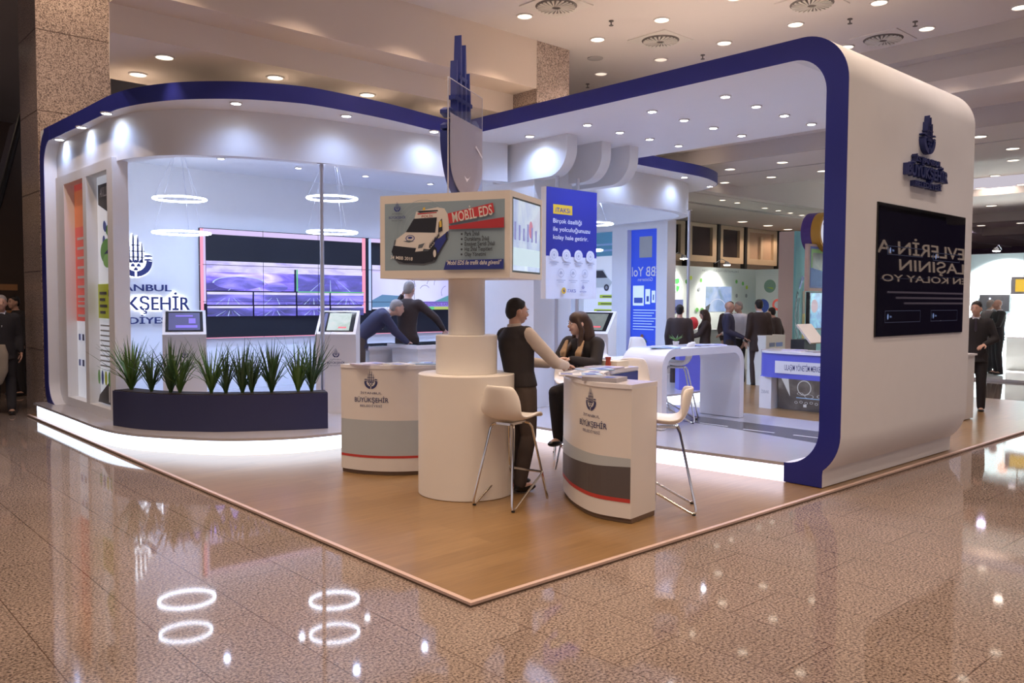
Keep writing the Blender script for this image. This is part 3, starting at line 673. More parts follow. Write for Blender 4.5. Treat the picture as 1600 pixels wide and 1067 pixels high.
# ------------------------------------------------------------------ planter and plants
plp = smooth([(.20, 6.55), (.30, 6.15), (.456, 5.84), (.70, 5.54), (.94, 5.30), (1.5, 4.975), (1.91, 4.80)])
pl = thing('curved_planter', 'long curved dark navy planter box along the front of the stand', 'planter', (1.0, 5.3, .2))
G().ribbon(plp, .2, .592, .30).obj('trough', M_navyd, pl)
G().ribbon(inset(plp, .02), .585, .60, .25).obj('soil', mat('dark_potting_soil', (.03, .02, .015), .9, bump=.6, vs=60), pl)
M_leaf = [mat('leaf_green', (.075, .16, .03), .5, var=.35, vs=9), mat('leaf_dark_green', (.035, .085, .025), .5, var=.35, vs=9)]
M_stem = mat('plant_stem', (.10, .09, .04), .7)
def plant(x, y, z, h, sp, nl, seed, label, dk):
    rnd = random.Random(seed); t = thing('spiky_plant', label, 'plant', (x, y, z), 'spiky green plants in the planter')
    g = G()
    for k in range(nl):
        an = rnd.uniform(0, 2*PI); el = rnd.random()**.8; L = h*rnd.uniform(.75, 1.35)*(1 if el < .8 else 1.1); out = sp*(.15+1.45*el)*rnd.uniform(.7, 1.2); dro = max(0, el-.45)*rnd.uniform(.2, 1.3)*h
        wd = rnd.uniform(.007, .013); d = Vector((math.cos(an), math.sin(an), 0)); s_ = Vector((-d.y, d.x, 0)); pts = []
        for i in range(8):
            q = i/7; pts.append(Vector((0, 0, rnd.uniform(0, .03)))+d*(.012+out*q**1.3)+Vector((0, 0, L*q-dro*q**2.6)))
        v = []; f = []
        for i, c in enumerate(pts):
            q = i/7; ww = wd*(1-q**2.5)+.0008
            v += [c-s_*ww, c-Vector((0, 0, ww*.5))+d*.001, c+s_*ww]
        for i in range(7):
            for kk in (0, 1): f.append((3*i+kk, 3*i+kk+1, 3*i+kk+4, 3*i+kk+3))
        g.add(v, f)
    o = g.obj('foliage', M_leaf[dk]); o.parent = t
    o = G().tube([(0, 0, -.03), (.004, 0, h*.12), (0, .003, h*.25)], [.018, .015, .01], 8).obj('stem', M_stem); o.parent = t
pxs = ((206, .46, .34, 60, 0), (236, .40, .24, 34, 1), (266, .44, .26, 42, 1), (281, .40, .22, 34, 0), (330, .46, .24, 46, 0), (352, .40, .2, 32, 1), (377, .44, .22, 44, 1), (392, .38, .2, 30, 1), (423, .44, .25, 46, 1), (466, .46, .22, 44, 0), (487, .50, .24, 46, 1))
mid = inset(plp, .13)
for i, (a_, h, sp, nl, dk) in enumerate(pxs):
    best = None
    for k in range(len(mid)-1):
        for f0 in (0, .25, .5, .75):
            q = Vector(mid[k]).lerp(Vector(mid[k+1]), f0); v = Vector((q.x, q.y, .6))-CAM; sx = 800+F_PX*v.dot(CR)/v.dot(fwd)
            if best is None or abs(sx-a_) < best[0]: best = (abs(sx-a_), q)
    q = best[1]; plant(q.x, q.y, .6, h, sp, nl, i+3, 'spiky long leaved green plant in the navy planter, %s from the left' % NTH(i), dk)

# ------------------------------------------------------------------ poster windows in the side walls
def poster(name, label, fn, W_, H_, draw):
    t = thing(name, label, 'poster', tuple(fn(0, 0, 0)))
    g = G(); g.add([fn(u, v, w_) for w_ in (-.012, 0) for u, v in ((0, 0), (W_, 0), (W_, H_), (0, H_))], [(3, 2, 1, 0), (4, 5, 6, 7), (0, 1, 5, 4), (1, 2, 6, 5), (2, 3, 7, 6), (3, 0, 4, 7)])
    g.obj('panel', mat('glowing_white_film', (.75, .78, .82), .3, emis=(.8, .86, 1), es=.28, var=0), t)  # film glows faintly in place of outside light shining through it
    a = Art(.0012); draw(a, W_, H_); a.obj('printed_artwork', fn, t); return t
pr_red = mat('print_red', (.75, .12, .09), .4, emis=(.8, .12, .1), es=.18, var=.02); pr_or = mat('print_orange', (.8, .25, .1), .4, emis=(.9, .25, .1), es=.15, var=.02)  # slight glow in these two prints stands for light passing through
pr_w = mat('print_white', (.8, .8, .82), .4, var=.02); pr_navy = mat('print_navy', (.03, .035, .16), .4, var=.02); pr_bl = mat('print_blue', (.07, .12, .5), .4, var=.02)
pr_gr = mat('print_green', (.16, .48, .1), .4, var=.02); pr_lime = mat('print_lime', (.62, .78, .05), .4, var=.02); pr_dk = mat('print_dark', (.05, .05, .06), .4, var=.02); pr_gy = mat('print_grey', (.35, .37, .4), .4, var=.02)
def dr_red(a, W_, H_):
    a.rect(0, H_*.36, W_, H_, pr_red); a.rect(0, H_*.80, W_, H_*.97, pr_or)
    a.disc(W_*.75, H_*.88, .09, pr_bl, .06)
    for k in range(9):
        a.rect(W_*.12, H_*(.74-.045*k), W_*(.85-.1*(k % 3)), H_*(.752-.045*k), pr_w)
    a.rect(W_*.15, H_*.45, W_*.85, H_*.455, pr_w)
    for k in range(8): a.rect(W_*(.15+.2*(k % 4)), H_*(.27-.12*(k//4)), W_*(.25+.2*(k % 4)), H_*(.30-.12*(k//4)), (pr_bl, pr_navy, pr_red, pr_gr)[k % 4])
def dr_green(a, W_, H_):
    a.rect(.04, H_*.88, W_, H_*.965, pr_dk); a.poly([(.04, H_*.88), (W_*.5, H_*.84), (W_, H_*.88)], pr_dk)
    a.textw('AKILLI ULAŞIM', W_*.53, H_*.91, W_*.78, .12, pr_w, bold=.01)
    for k in range(8): a.disc(W_*(.3+.5*((k*37) % 10)/10), H_*(.72+.07*((k*53) % 10)/10), .05+.01*(k % 3), (pr_bl, pr_lime, pr_gr)[k % 3], .06)
    a.disc(W_*.5, H_*.67, W_*.33, pr_gr, H_*.055); a.disc(W_*.5, H_*.63, W_*.2, mat('print_light_green', (.3, .7, .2), .4, var=.02), H_*.03); a.poly([(W_*.35, H_*.66), (W_*.75, H_*.70), (W_*.7, H_*.66)], pr_navy)
    a.rect(.03, H_*.38, W_, H_*.53, pr_lime)
    for k in range(4): a.rect(W_*.12, H_*(.40+.028*k), W_*(.38+.08*(k % 2)), H_*(.412+.028*k), pr_dk)
    a.textw('MOBİL', W_*.72, H_*.475, W_*.36, .09, pr_dk, bold=.01); a.textw('EDS', W_*.72, H_*.43, W_*.3, .08, pr_dk, bold=.01)
    for k in range(9): a.rect(W_*.15, H_*(.345-.022*k), W_*(.9-.12*(k % 2)), H_*(.352-.022*k), pr_gy)
    a.poly([(.02, .02), (W_, .02), (W_, H_*.05), (W_*.6, H_*.11), (W_*.1, H_*.04)], pr_dk); a.rect(W_*.55, .05, W_*.6, H_*.09, pr_w)
    for k in range(5): a.disc(W_*(.1+.17*k), H_*.12, .05, (pr_gr, pr_bl, pr_lime)[k % 3], .09)
    a.rect(W_*.7, H_*.1, W_*.78, H_*.18, pr_lime)
poster('window_poster', 'tall red and white poster in the leftmost side wall window', plane_fn((.46, 8.86, .31), (0, -1, 0), (0, 0, 1)), .84, 2.81, dr_red)
poster('window_poster', 'tall white poster with green figures in the side wall window beside the planter', plane_fn((.46, 7.88, .31), (0, -1, 0), (0, 0, 1)), .82, 2.81, dr_green)
def dr_ibb(a, W_, H_):
    nb = mat('print_bright_blue', (.04, .09, .55), .3, emis=(.03, .08, .8), es=.35, var=.1, vs=2); a.rect(0, .22, W_, H_, nb)  # blue print glows by itself, outside light put into its colour
    u = W_/2; yl = mat('print_icon_grey', (.45, .47, .45), .4)
    a.rect(u-.16, H_-.56, u+.16, H_-.14, yl); a.text('İBB Yol', u, H_-.93, .27, pr_w, 'C', bold=.01, sx=.82, mirror=True); a.text('Gösteren', u, H_-1.03, .1, pr_w, mirror=True)
    a.ring(u+.26, H_-.82, .05, .012, pr_w, n=4)
    wb = mat('print_pale_screens', (.65, .75, .7), .3, emis=(.6, .75, .8), es=.5)
    for x0, y0, x1, y1 in ((.06, 1.22, .34, 1.62), (.38, 1.25, .50, 1.55), (.54, 1.28, .63, 1.52)): a.rect(x0, y0, x1, y1, wb); a.rect(x0+.03, y0+.05, x1-.03, y0+.16, pr_bl)
    for k in range(8): a.rect(.08, 1.12-.055*k, W_-.08-.05*(k % 3), 1.14-.055*k, mat('print_pale_blue', (.4, .55, .85), .4, emis=(.4, .55, .9), es=.4))
    a.disc(u-.05, .5, .12, mat('print_dim_figure', (.12, .2, .14), .4), .07); a.disc(u-.05, .60, .04, mat('print_dim_skin', (.3, .12, .06), .4), .045)
    for k in range(3): a.ring(u+.12, .36, .3-.07*k, .006, pr_gy, ry=.16-.04*k)
def dr_van(a, W_, H_):
    a.rect(0, H_*.82, W_, H_, mat('print_teal', (.10, .28, .42), .4, emis=(.1, .3, .45), es=.2)); 
    for k in range(2): a.rect(.1, H_*(.90-.045*k), W_-.1, H_*(.915-.045*k), mat('print_lightblue_text', (.35, .55, .8), .4))
    a.poly([(.1, H_*.58), (W_*.8, H_*.58), (W_*.9, H_*.62), (W_*.78, H_*.65), (W_*.62, H_*.72), (.2, H_*.72), (.08, H_*.66)], mat('print_van_white', (.7, .75, .72), .4)); a.poly([(W_*.4, H_*.655), (W_*.74, H_*.655), (W_*.6, H_*.71), (W_*.4, H_*.71)], pr_dk)
    for u in (.25, .72): a.disc(W_*u, H_*.58, .07, pr_dk); a.disc(W_*u, H_*.58, .035, pr_gy)
    for k, ww in enumerate((.45, .5, .62, .75)): a.rect(W_*(1-ww)-.03, H_*(.50-.055*k), W_-.05, H_*(.525-.055*k), pr_lime); a.rect(W_*(1-ww)+.05, H_*(.508-.055*k), W_-.1, H_*(.515-.055*k), pr_dk)
    for k in range(6): a.disc(W_*(.15+.14*k), H_*(.18+.05*(k % 2)), .07, (pr_gr, pr_red, pr_navy)[k % 3], .1)
mk_r = lambda y0: plane_fn((10.48, y0, .31), (0, -1, 0), (0, 0, 1))
poster('window_poster', 'blue poster with reversed white lettering in the rear side wall window', mk_r(7.62), .74, 2.74, dr_ibb)
poster('window_poster', 'pale poster with a white van and lime green lines, right of the hanging sign', mk_r(8.92), .90, 2.74, dr_van)
# ------------------------------------------------------------------ TV wall: framed screen and raised logo
TV = thing('wall_television', 'big black glossy screen framed in the outer white wall of the portal', 'television', (5.56, -.05, 1.9))
G().box(4.545, 6.575, -.062, -.048, 1.312, 2.498).obj('bezel', M_blackm, TV)
G().box(4.553, 6.567, -.066, -.062, 1.318, 2.492).obj('glass_screen', mat('mirror_black_glass', (.006, .006, .007), .012, var=0, ior=1.6), TV)
a = Art(.0006); ol = glow('screen_faint_outline', (.05, .07, .16), .22); ic = glow('screen_icon_blue', (.3, .42, .8), .55)
def box_outline(x0, y0, x1, y1):
    for r4 in ((x0, y0, x1, y0+.006), (x0, y1-.006, x1, y1), (x0, y0, x0+.006, y1), (x1-.006, y0, x1, y1)): a.rect(*r4, ol)
    a.disc(x0+.06, (y0+y1)/2, .012, ic, .026); a.textw('İBB', x0+.115, (y0+y1)/2-.008, .04, .016, ic)
box_outline(.16, .11, .93, .22); box_outline(1.17, .11, 1.84, .22); box_outline(.16, .72, .93, .80); box_outline(1.17, .70, 1.84, .78)
for k in range(6): a.rect(.02+.33*k, .5+.01*k, .30+.33*k, .503+.01*k, ol)
a.obj('screen_picture', plane_fn((4.56, -.066, 1.325), (1, 0, 0), (0, 0, 1)), TV)
LG = thing('raised_wall_logo', 'raised navy emblem and three lines of lettering above the black screen', 'sign', (5.52, -.05, 3.0))
wf = lambda u, v, w_: Vector((5.52+u, -.05-w_, v))
g = G(); solid_emblem(g, .36, .05, lambda u, v, w_: wf(u, v+3.02, w_)); g.obj('emblem', M_logo, LG)
for t, v0, w_, h in (('İSTANBUL', 2.925, .60, .052), ('BÜYÜKŞEHİR', 2.79, .93, .105), ('BELEDİYESİ', 2.70, .61, .050)):
    g = G(); solid_text(g, t, 0, v0, w_, h, 0, .05, wf, bold=.03); g.obj('lettering', M_logo, LG)

# ------------------------------------------------------------------ central pedestal with sign box and emblem
cxy = Vector((1.63, 2.04)); e = fwd.copy(); e.z = 0; e.normalize()
PDS = thing('round_pedestal', 'white stepped round pedestal of three drums carrying the sign box', 'pedestal', (cxy.x, cxy.y, ZP))
def drum(r, z0, z1, nm, parent): return G().lathe([(r-.004, z0), (r, z0+.004), (r, z1-.006), (r-.006, z1), (0, z1)], 56, (cxy.x, cxy.y, 0)).obj(nm, mat('cream_painted_drum', (.84, .79, .72), .5, var=.03, vs=3), parent)
drum(.40, ZP, 1.018, 'base_drum', PDS); drum(.255, 1.018, 1.335, 'middle_drum', PDS); drum(.152, 1.335, 1.80, 'neck', PDS)
# sign box
A = pd(594, 371, 6.86); B = pd(797, 366, 6.42); Cc = pd(848, 376, 7.07)
A.z = B.z = Cc.z = 0; U = (B-A).normalized(); V2 = Vector((-U.y, U.x, 0)); Wd = (B-A).length; Dp = (Cc-B).dot(V2)
ZB0, ZB1 = 1.795, 2.468
BX = thing('illuminated_sign_box', 'white sign box with van advertisement in front and a screen on its side', 'sign box', (A.x, A.y, ZB0))
Mb = basis(A, U, V2, Vector((0, 0, 1)))
G().box(0, Wd, 0, Dp, ZB0, ZB1, Mb).obj('casing', mat('cream_casing', (.80, .74, .66), .5, var=.02), BX)
fn = lambda u, v, w_: A+U*u+Vector((0, 0, ZB0+v))-V2*w_
p_bl = mat('poster_grey_blue', (.30, .40, .46), .5, var=.03); p_bl2 = mat('poster_pale_line', (.38, .47, .53), .5, var=.02); p_rd = mat('poster_red', (.48, .04, .05), .5, var=.03); p_dk = mat('poster_black', (.02, .022, .03), .45, var=.05); p_cr = mat('poster_cream', (.78, .74, .68), .5, var=.03)
p_nv = mat('poster_navy', (.03, .045, .26), .5, var=.03); p_gy = mat('poster_shadow_grey', (.13, .15, .17), .5); p_yl = mat('poster_yellow', (.8, .55, .08), .5)
a = Art(.0004); m0 = .045
def X_(q): return m0+(q-62)/(1168-62)*(Wd-2*m0-.0)
def Y_(q, qx=600): return .065+(762-q)/(762-(118-(qx-62)/1106*44))*(ZB1-ZB0-.13)
PX = lambda pts: [(X_(q[0]), Y_(q[1], q[0])) for q in pts]
a.poly([(m0, .065), (Wd-m0, .065), (Wd-m0, ZB1-ZB0-.065), (m0, ZB1-ZB0-.065)], p_bl)
for k in range(5): a.ring(X_(430), Y_(380), .10+.038*k, .003, p_bl2, n=40)
a.poly(PX([(150, 640), (200, 700), (440, 715), (540, 690), (665, 460), (600, 420), (300, 560)]), p_gy)          # shadow under the van
a.poly(PX([(575, 155), (630, 165), (665, 230), (672, 370), (660, 440), (545, 640), (500, 560), (520, 250), (560, 150)]), p_cr)  # van side
a.poly(PX([(365, 195), (420, 180), (575, 150), (575, 250), (560, 255), (350, 262)]), p_cr)                       # roof
a.poly(PX([(375, 195), (400, 186), (568, 178), (572, 190), (400, 206)]), p_dk); a.poly(PX([(380, 210), (560, 196), (560, 206), (380, 222)]), p_rd)  # light bar
a.poly(PX([(430, 160), (450, 148), (452, 178), (430, 182)]), p_yl)
a.textw('POLİS', X_(470), Y_(245), .10, .018, p_rd, bold=.01)
a.poly(PX([(345, 262), (562, 250), (545, 398), (268, 392)]), p_dk)                                               # windscreen
a.poly(PX([(268, 392), (545, 400), (575, 440), (500, 560), (360, 545), (160, 525), (175, 460)]), p_cr)           # bonnet
a.ring(X_(310), Y_(445), .042, .008, p_nv, ry=.026); a.disc(X_(310), Y_(440), .022, p_nv, .009); a.poly(PX([(240, 480), (300, 470), (350, 480), (300, 492)]), p_gy)
a.poly(PX([(150, 520), (360, 548), (365, 585), (480, 575), (575, 470), (560, 600), (520, 675), (440, 692), (250, 688), (155, 648), (132, 580)]), p_dk)  # bumper
a.poly(PX([(382, 505), (462, 485), (430, 575), (358, 582)]), p_cr); a.poly(PX([(392, 515), (450, 498), (425, 545), (385, 550)]), p_gy)  # head lamp
a.poly(PX([(160, 470), (178, 462), (165, 515), (152, 518)]), p_gy)
a.text('34 MBB 2018', X_(228), Y_(655), .038, p_cr, bold=.01, rot=-5)
a.poly(PX([(580, 300), (610, 260), (615, 380), (575, 400)]), p_dk); a.poly(PX([(585, 290), (605, 280), (610, 340), (588, 350)]), p_yl)
a.poly(PX([(545, 440), (575, 460), (672, 380), (660, 450), (560, 620), (540, 640)]), p_nv)
for k in range(7): a.poly(PX([(490+14*k, 545-18*k), (500+14*k, 490-16*k), (506+14*k, 545-18*k)]), p_dk, 1)
a.disc(X_(545), Y_(600), .024, p_dk, .052); a.disc(X_(545), Y_(600), .013, p_cr, .030); a.disc(X_(655), Y_(425), .008, p_dk, .026)
a.poly(PX([(675, 335), (1168, 255), (1168, 355), (680, 368)]), p_rd)
a.poly(PX([(665, 215), (1070, 115), (1085, 208), (680, 315)]), mat('poster_red_banner', (.60, .05, .06), .5, var=.03)); 
a.text('MOBİL EDS', X_(892), Y_(266, 890), .112, p_cr, bold=.012, sx=.62, rot=8.5)
for k, t in enumerate(('Park İhlali', 'Duraklama İhlali', 'Emniyet Şeridi İhlali', 'Hız İhlal Tespitleri', 'Olay Yönetimi')):
    y_ = Y_(430+50*k, 900); a.text(t, X_(822), y_, .044, p_dk, 'L', bold=.018, sx=.72); a.disc(X_(795), y_+.014, .008, p_dk)
a.poly(PX([(655, 668), (1168, 660), (1168, 756), (632, 760)]), p_nv); a.text('"Mobil EDS ile trafik daha güvenli"', X_(898), Y_(712, 898), .048, p_cr, bold=.014, sx=.72, skew=.18)
a.logo(X_(195), Y_(262, 195), .155, p_nv, p_gy)
a.obj('van_advertisement', fn, BX)
fs = lambda u, v, w_: A+U*(Wd+w_)+V2*u+Vector((0, 0, ZB0+v))
a = Art(.0006); a.rect(.045, .045, Dp-.04, ZB1-ZB0-.045, M_blackm)
a.rect(.06, .06, Dp-.055, ZB1-ZB0-.06, picture('side_screen_picture', [(.35, .42, .75), (.55, .65, .95), (.75, .85, 1), (.6, .55, .8)], 4, .72, stretch=(1, 1, .6), seed=9))
a.rect(.06, .10, Dp-.055, .24, glow('side_screen_white', (.7, .86, .95), .8)); a.disc(Dp*.62, .40, .045, glow('side_screen_red', (.85, .3, .45), .6), .07)
for k in range(6): a.rect(.08+.09*k, .30, .115+.09*k, .44-.02*(k % 3), glow('side_screen_violet', (.35, .35, .8), .6))
a.obj('side_screen', fs, BX)
# emblem sculpture behind a clear acrylic sheet
eo = pd(699, 200, 6.60); eo.z = 0; ee = pd(752, 200, 7.30); ee.z = 0; EU = (ee-eo).normalized(); EW = (ee-eo).length; EN = Vector((EU.y, -EU.x, 0))
EM = thing('emblem_sculpture', 'tall blue emblem sculpture behind a clear acrylic sheet on top of the sign box', 'sculpture', ((eo+ee)/2)+Vector((0, 0, ZB1)))
mid_ = (eo+ee)/2-EN*.075
Z0, Z1 = ZB1, 3.80; H_ = Z1-Z0
ef = lambda u, v, w_: mid_+EU*u+EN*w_+Vector((0, 0, Z0+v))
M_emb = mat('emblem_blue_paint', (.035, .055, .27), .45, var=.05)
g = G(); q = Art()
SCX = .70
for pl_ in EMBLEM:
    n = len(pl_); a_ = [ef(p_[0]*H_*SCX, p_[1]*H_, 0) for p_ in pl_]; b_ = [ef(p_[0]*H_*SCX, p_[1]*H_, .06) for p_ in pl_]
    g.add(a_+b_, [tuple(range(n-1, -1, -1)), tuple(range(n, 2*n))]+[(i, (i+1) % n, (i+1) % n+n, i+n) for i in range(n)])
g.obj('blue_emblem', M_emb, EM)
af = lambda u, v, w_: eo+EU*u+EN*w_+Vector((0, 0, Z0+v))
acr = mat('clear_acrylic', (.93, .94, 1), .03, trans=1, ior=1.15)
zl = 3.38-Z0
g = G(); P4 = ((0, 0), (EW, 0), (EW, zl), (0, zl)); g.add([af(u, v, w_) for w_ in (0, .012) for u, v in P4], [(3, 2, 1, 0), (4, 5, 6, 7), (0, 1, 5, 4), (1, 2, 6, 5), (2, 3, 7, 6), (3, 0, 4, 7)]); g.obj('acrylic_sheet', acr, EM)
g = G()
for (u0, v0), (u1, v1) in (((0, 0), (0, zl)), ((0, zl), (EW, zl)), ((EW, 0), (EW, zl))): g.tube([af(u0, v0, .006), af(u1, v1, .006)], .005, 6)
g.obj('polished_sheet_edge', mat('bright_sheet_edge', (.75, .74, .82), .3), EM)
film = mat('frosted_grey_film', (.34, .32, .42), .35, alpha=.86, var=.03)
cup = [(0.02, zl*.70)]+[(EW/2-EW*.48*math.cos(R(t)), zl*.34-zl*.33*math.sin(R(t))) for t in range(0, 181, 10)]+[(EW*.98, zl*.70)]
a = Art(.002); a.poly(cup, film)
cr = mat('film_cutout_white', (.8, .78, .9), .4)
a.poly([(EW*.42, zl*.20), (EW*.5, zl*.15), (EW*.62, zl*.22), (EW*.56, zl*.19), (EW*.5, zl*.18)], cr); a.poly([(EW*.75, zl*.5), (EW*.97, zl*.42), (EW*.97, zl*.44), (EW*.77, zl*.52)], cr)
a.obj('frosted_cup_film', lambda u, v, w_: af(u, v, w_+.013), EM)

# ------------------------------------------------------------------ hanging app sign on two poles
IT = thing('hanging_app_sign', 'blue and white portrait sign board with yellow heading, clamped on two poles', 'sign', (5.2, 4.1, ZP))
yS = 4.05; xa, xb = py(853, 380, yS).x, py(932, 380, yS).x; za, zb_ = py(890, 467, yS).z, py(892, 296, yS).z
G().box(xa, xb, yS, yS+.09, za, zb_).obj('board', M_white, IT)
a = Art(.0006); WW, HH = xb-xa, zb_-za
i_nv = mat('sign_deep_blue', (.035, .04, .30), .4, var=.02); i_yl = mat('sign_yellow', (.82, .52, .04), .4); i_w = mat('sign_white', (.80, .79, .84), .4); i_g = mat('sign_pale_grey', (.50, .50, .58), .4)
a.rect(0, 0, WW, HH, i_w); a.rect(0, HH*.385, WW, HH, i_nv)
a.rect(WW*.13, HH*.765, WW*.50, HH*.85, i_yl); a.textw('iTAKSi', WW*.315, HH*.782, WW*.28, HH*.042, i_nv, bold=.012)
for k, t in enumerate(('Birçok özelliği', 'ile yolculuğunuzu', 'kolay hale getirir.')): a.textw(t, WW*.13, HH*(.685-.073*k), WW*(.56, .73, .69)[k], HH*.040, i_w, 'L', bold=.014)
for k in range(4):
    x = WW*(.15+.235*k); a.rect(x-.075, HH*.36, x+.075, HH*.395, i_w); a.disc(x, HH*.395, .078, i_w); a.ring(x, HH*.395, .045, .006, i_g); a.disc(x, HH*.395, .018, i_g); a.rect(x-.08, HH*.325, x+.08, HH*.333, i_g); a.rect(x-.05, HH*.31, x+.05, HH*.317, i_g)
for k in range(3):
    x = WW*(.27+.235*k); a.ring(x, HH*.235, .055, .006, i_g); a.poly([(x-.03, HH*.225), (x+.03, HH*.225), (x+.015, HH*.25), (x-.015, HH*.25)], i_g); a.rect(x-.08, HH*.165, x+.08, HH*.172, i_g); a.rect(x-.05, HH*.15, x+.05, HH*.156, i_g)
a.disc(WW*.32, HH*.075, .04, i_yl); a.poly([(WW*.30, HH*.07), (WW*.34, HH*.06), (WW*.33, HH*.09)], i_nv); a.textw('iTAKSi', WW*.47, HH*.06, WW*.17, HH*.03, i_nv, bold=.01)
a.logo(WW*.70, HH*.062, .12, i_nv, i_g)
a.obj('printed_front', plane_fn((xa, yS, za), (1, 0, 0), (0, 0, 1)), IT)
for x in (py(874, 380, yS+.07).x, py(906, 380, yS+.07).x):
    G().lathe([(.06, .2), (.06, .212), (.024, .215), (.024, 3.199)], 14, (x, yS+.115, 0)).obj('clamp_pole', M_alu, IT)

# ------------------------------------------------------------------ curved reception counters
c_w = mat('counter_warm_white', (.80, .76, .72), .4, var=.02); c_bl = mat('counter_print_greyblue', (.47, .52, .55), .4, var=.03); c_dk = mat('counter_print_dark', (.10, .085, .085), .4, var=.05); c_rd = mat('counter_print_red', (.55, .05, .04), .4); c_lg = mat('counter_print_navy', (.035, .04, .14), .4)
def counter(out, inn, label, ulogo, full, h=1.0):               # outlines in plan, outer front first
    t = thing('reception_counter', label, 'counter', (out[0][0], out[0][1], ZP))
    P = out+inn[::-1]; n = len(P); cx_ = sum(p[0] for p in P)/n; cy_ = sum(p[1] for p in P)/n
    sh = lambda k: inset(out, -k)+inset(inn, k)[::-1]
    G().prism(P, ZP+.035, ZP+h-.03).obj('curved_body', c_w, t)
    G().prism(sh(-.015), ZP, ZP+.035).obj('dark_plinth', M_edgeb, t)
    G().prism(sh(.008), ZP+h-.03, ZP+h).obj('counter_top', M_gloss, t)
    G().ribbon(inn, ZP+.1, ZP+h-.04, .004).obj('navy_inner_lining', M_navy, t)
    L = [0]
    for a_, b_ in zip(out, out[1:]): L.append(L[-1]+math.dist(a_, b_))
    def f3(u, v, w_):
        u = L[-1]-(u+ulogo) if False else u+ulogo
        u = min(max(u, 0), L[-1]-1e-6); k = max(i for i in range(len(out)-1) if L[i] <= u); a_, b_ = Vector(out[k]), Vector(out[k+1]); d = (b_-a_).normalized()
        q = a_+d*(u-L[k]); return Vector((q.x-NS*d.y*(.001+w_)*-1, q.y+NS*d.x*(.001+w_)*-1, ZP+v))
    NS = 1; cpt = Vector((cx_, cy_)); d0 = (Vector(out[1])-Vector(out[0])).normalized()
    if (Vector(out[0])-cpt).dot(Vector((-d0.y, d0.x))) > 0: NS = -1
    return t, f3, L
def counter_print(t, f3, L, ulogo, full):
    g3 = Art(.0006); lo, hi = -ulogo+.004, L[-1]-ulogo-.004; N = 46
    if full:
        g3.rect(lo, .19, hi, .47, c_bl, N)
        top = [(lo+(hi-lo)*i/N, .31+.10*(abs(i/N-.0))**1.3) for i in range(N+1)]
        for i in range(N): g3.poly([(top[i][0], .155), (top[i+1][0], .155), top[i+1], top[i]], c_dk, 1 if i == 0 else 0)
        g3.rect(lo, .15, hi, .178, c_rd, N)
    else:
        g3.rect(lo, .17, hi, .50, c_bl, N); g3.rect(lo, .155, hi, .178, c_rd, N)
    g3.logo(0, .665, .335, c_lg, c_lg)
    g3.obj('printed_front', f3, t)
# outer paths run left to right as seen from the aisle, so the lettering reads correctly
outR = smooth([(3.15, 1.84), (2.65, 1.74), (2.27, 1.53), (2.03, 1.25), (1.87, .98), (1.79, .72), (1.847, .449)], 8)
innR = smooth([(3.2, 1.50), (2.72, 1.38), (2.38, 1.18), (2.20, .96), (2.15, .78), (2.198, .5)], 8)
uR = sum(math.dist(a_, b_) for a_, b_ in zip(outR, outR[1:]))-.36
t_, f_, L_ = counter(outR, innR, 'curved white counter with city logo and dark lower stripe, right of the man', uR, True); counter_print(t_, f_, L_, uR, True)
outL = arc(2.014, 3.515, .76, 187, 320, 30); innL = arc(2.014, 3.515, .45, 187, 320, 30)
t_, f_, L_ = counter(outL, innL, 'curved white counter with city logo and pale lower stripe, left of the pedestal', .76*R(26), False); counter_print(t_, f_, L_, .76*R(26), False)
# ------------------------------------------------------------------ bar stools
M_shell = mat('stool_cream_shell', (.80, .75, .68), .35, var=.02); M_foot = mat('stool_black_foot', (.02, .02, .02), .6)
def shell_mesh():
    prof = [(.215, .005), (.20, .016), (.15, .02), (.06, .004), (-.03, -.006), (-.105, .004), (-.155, .045), (-.185, .12), (-.205, .21), (-.222, .285)]   # (y forward, z)
    wid = [.155, .178, .19, .195, .195, .195, .198, .195, .175, .13]; n = 10; v = []; f = []
    for (y, z), w_ in zip(prof, wid):
        for k in range(n+1):
            t = 2*k/n-1; cup = (abs(t)**2.6)
            back = max(0, min(1, (z-.02)/.15)) if y < 0 else 0
            v.append(Vector((w_*t, y+back*.075*cup, z+(1-back)*.035*cup*(1 if y < .17 else .3))))
    m_ = len(prof)
    for i in range(m_-1):
        for k in range(n): f.append((i*(n+1)+k, i*(n+1)+k+1, (i+1)*(n+1)+k+1, (i+1)*(n+1)+k))
    return v, f
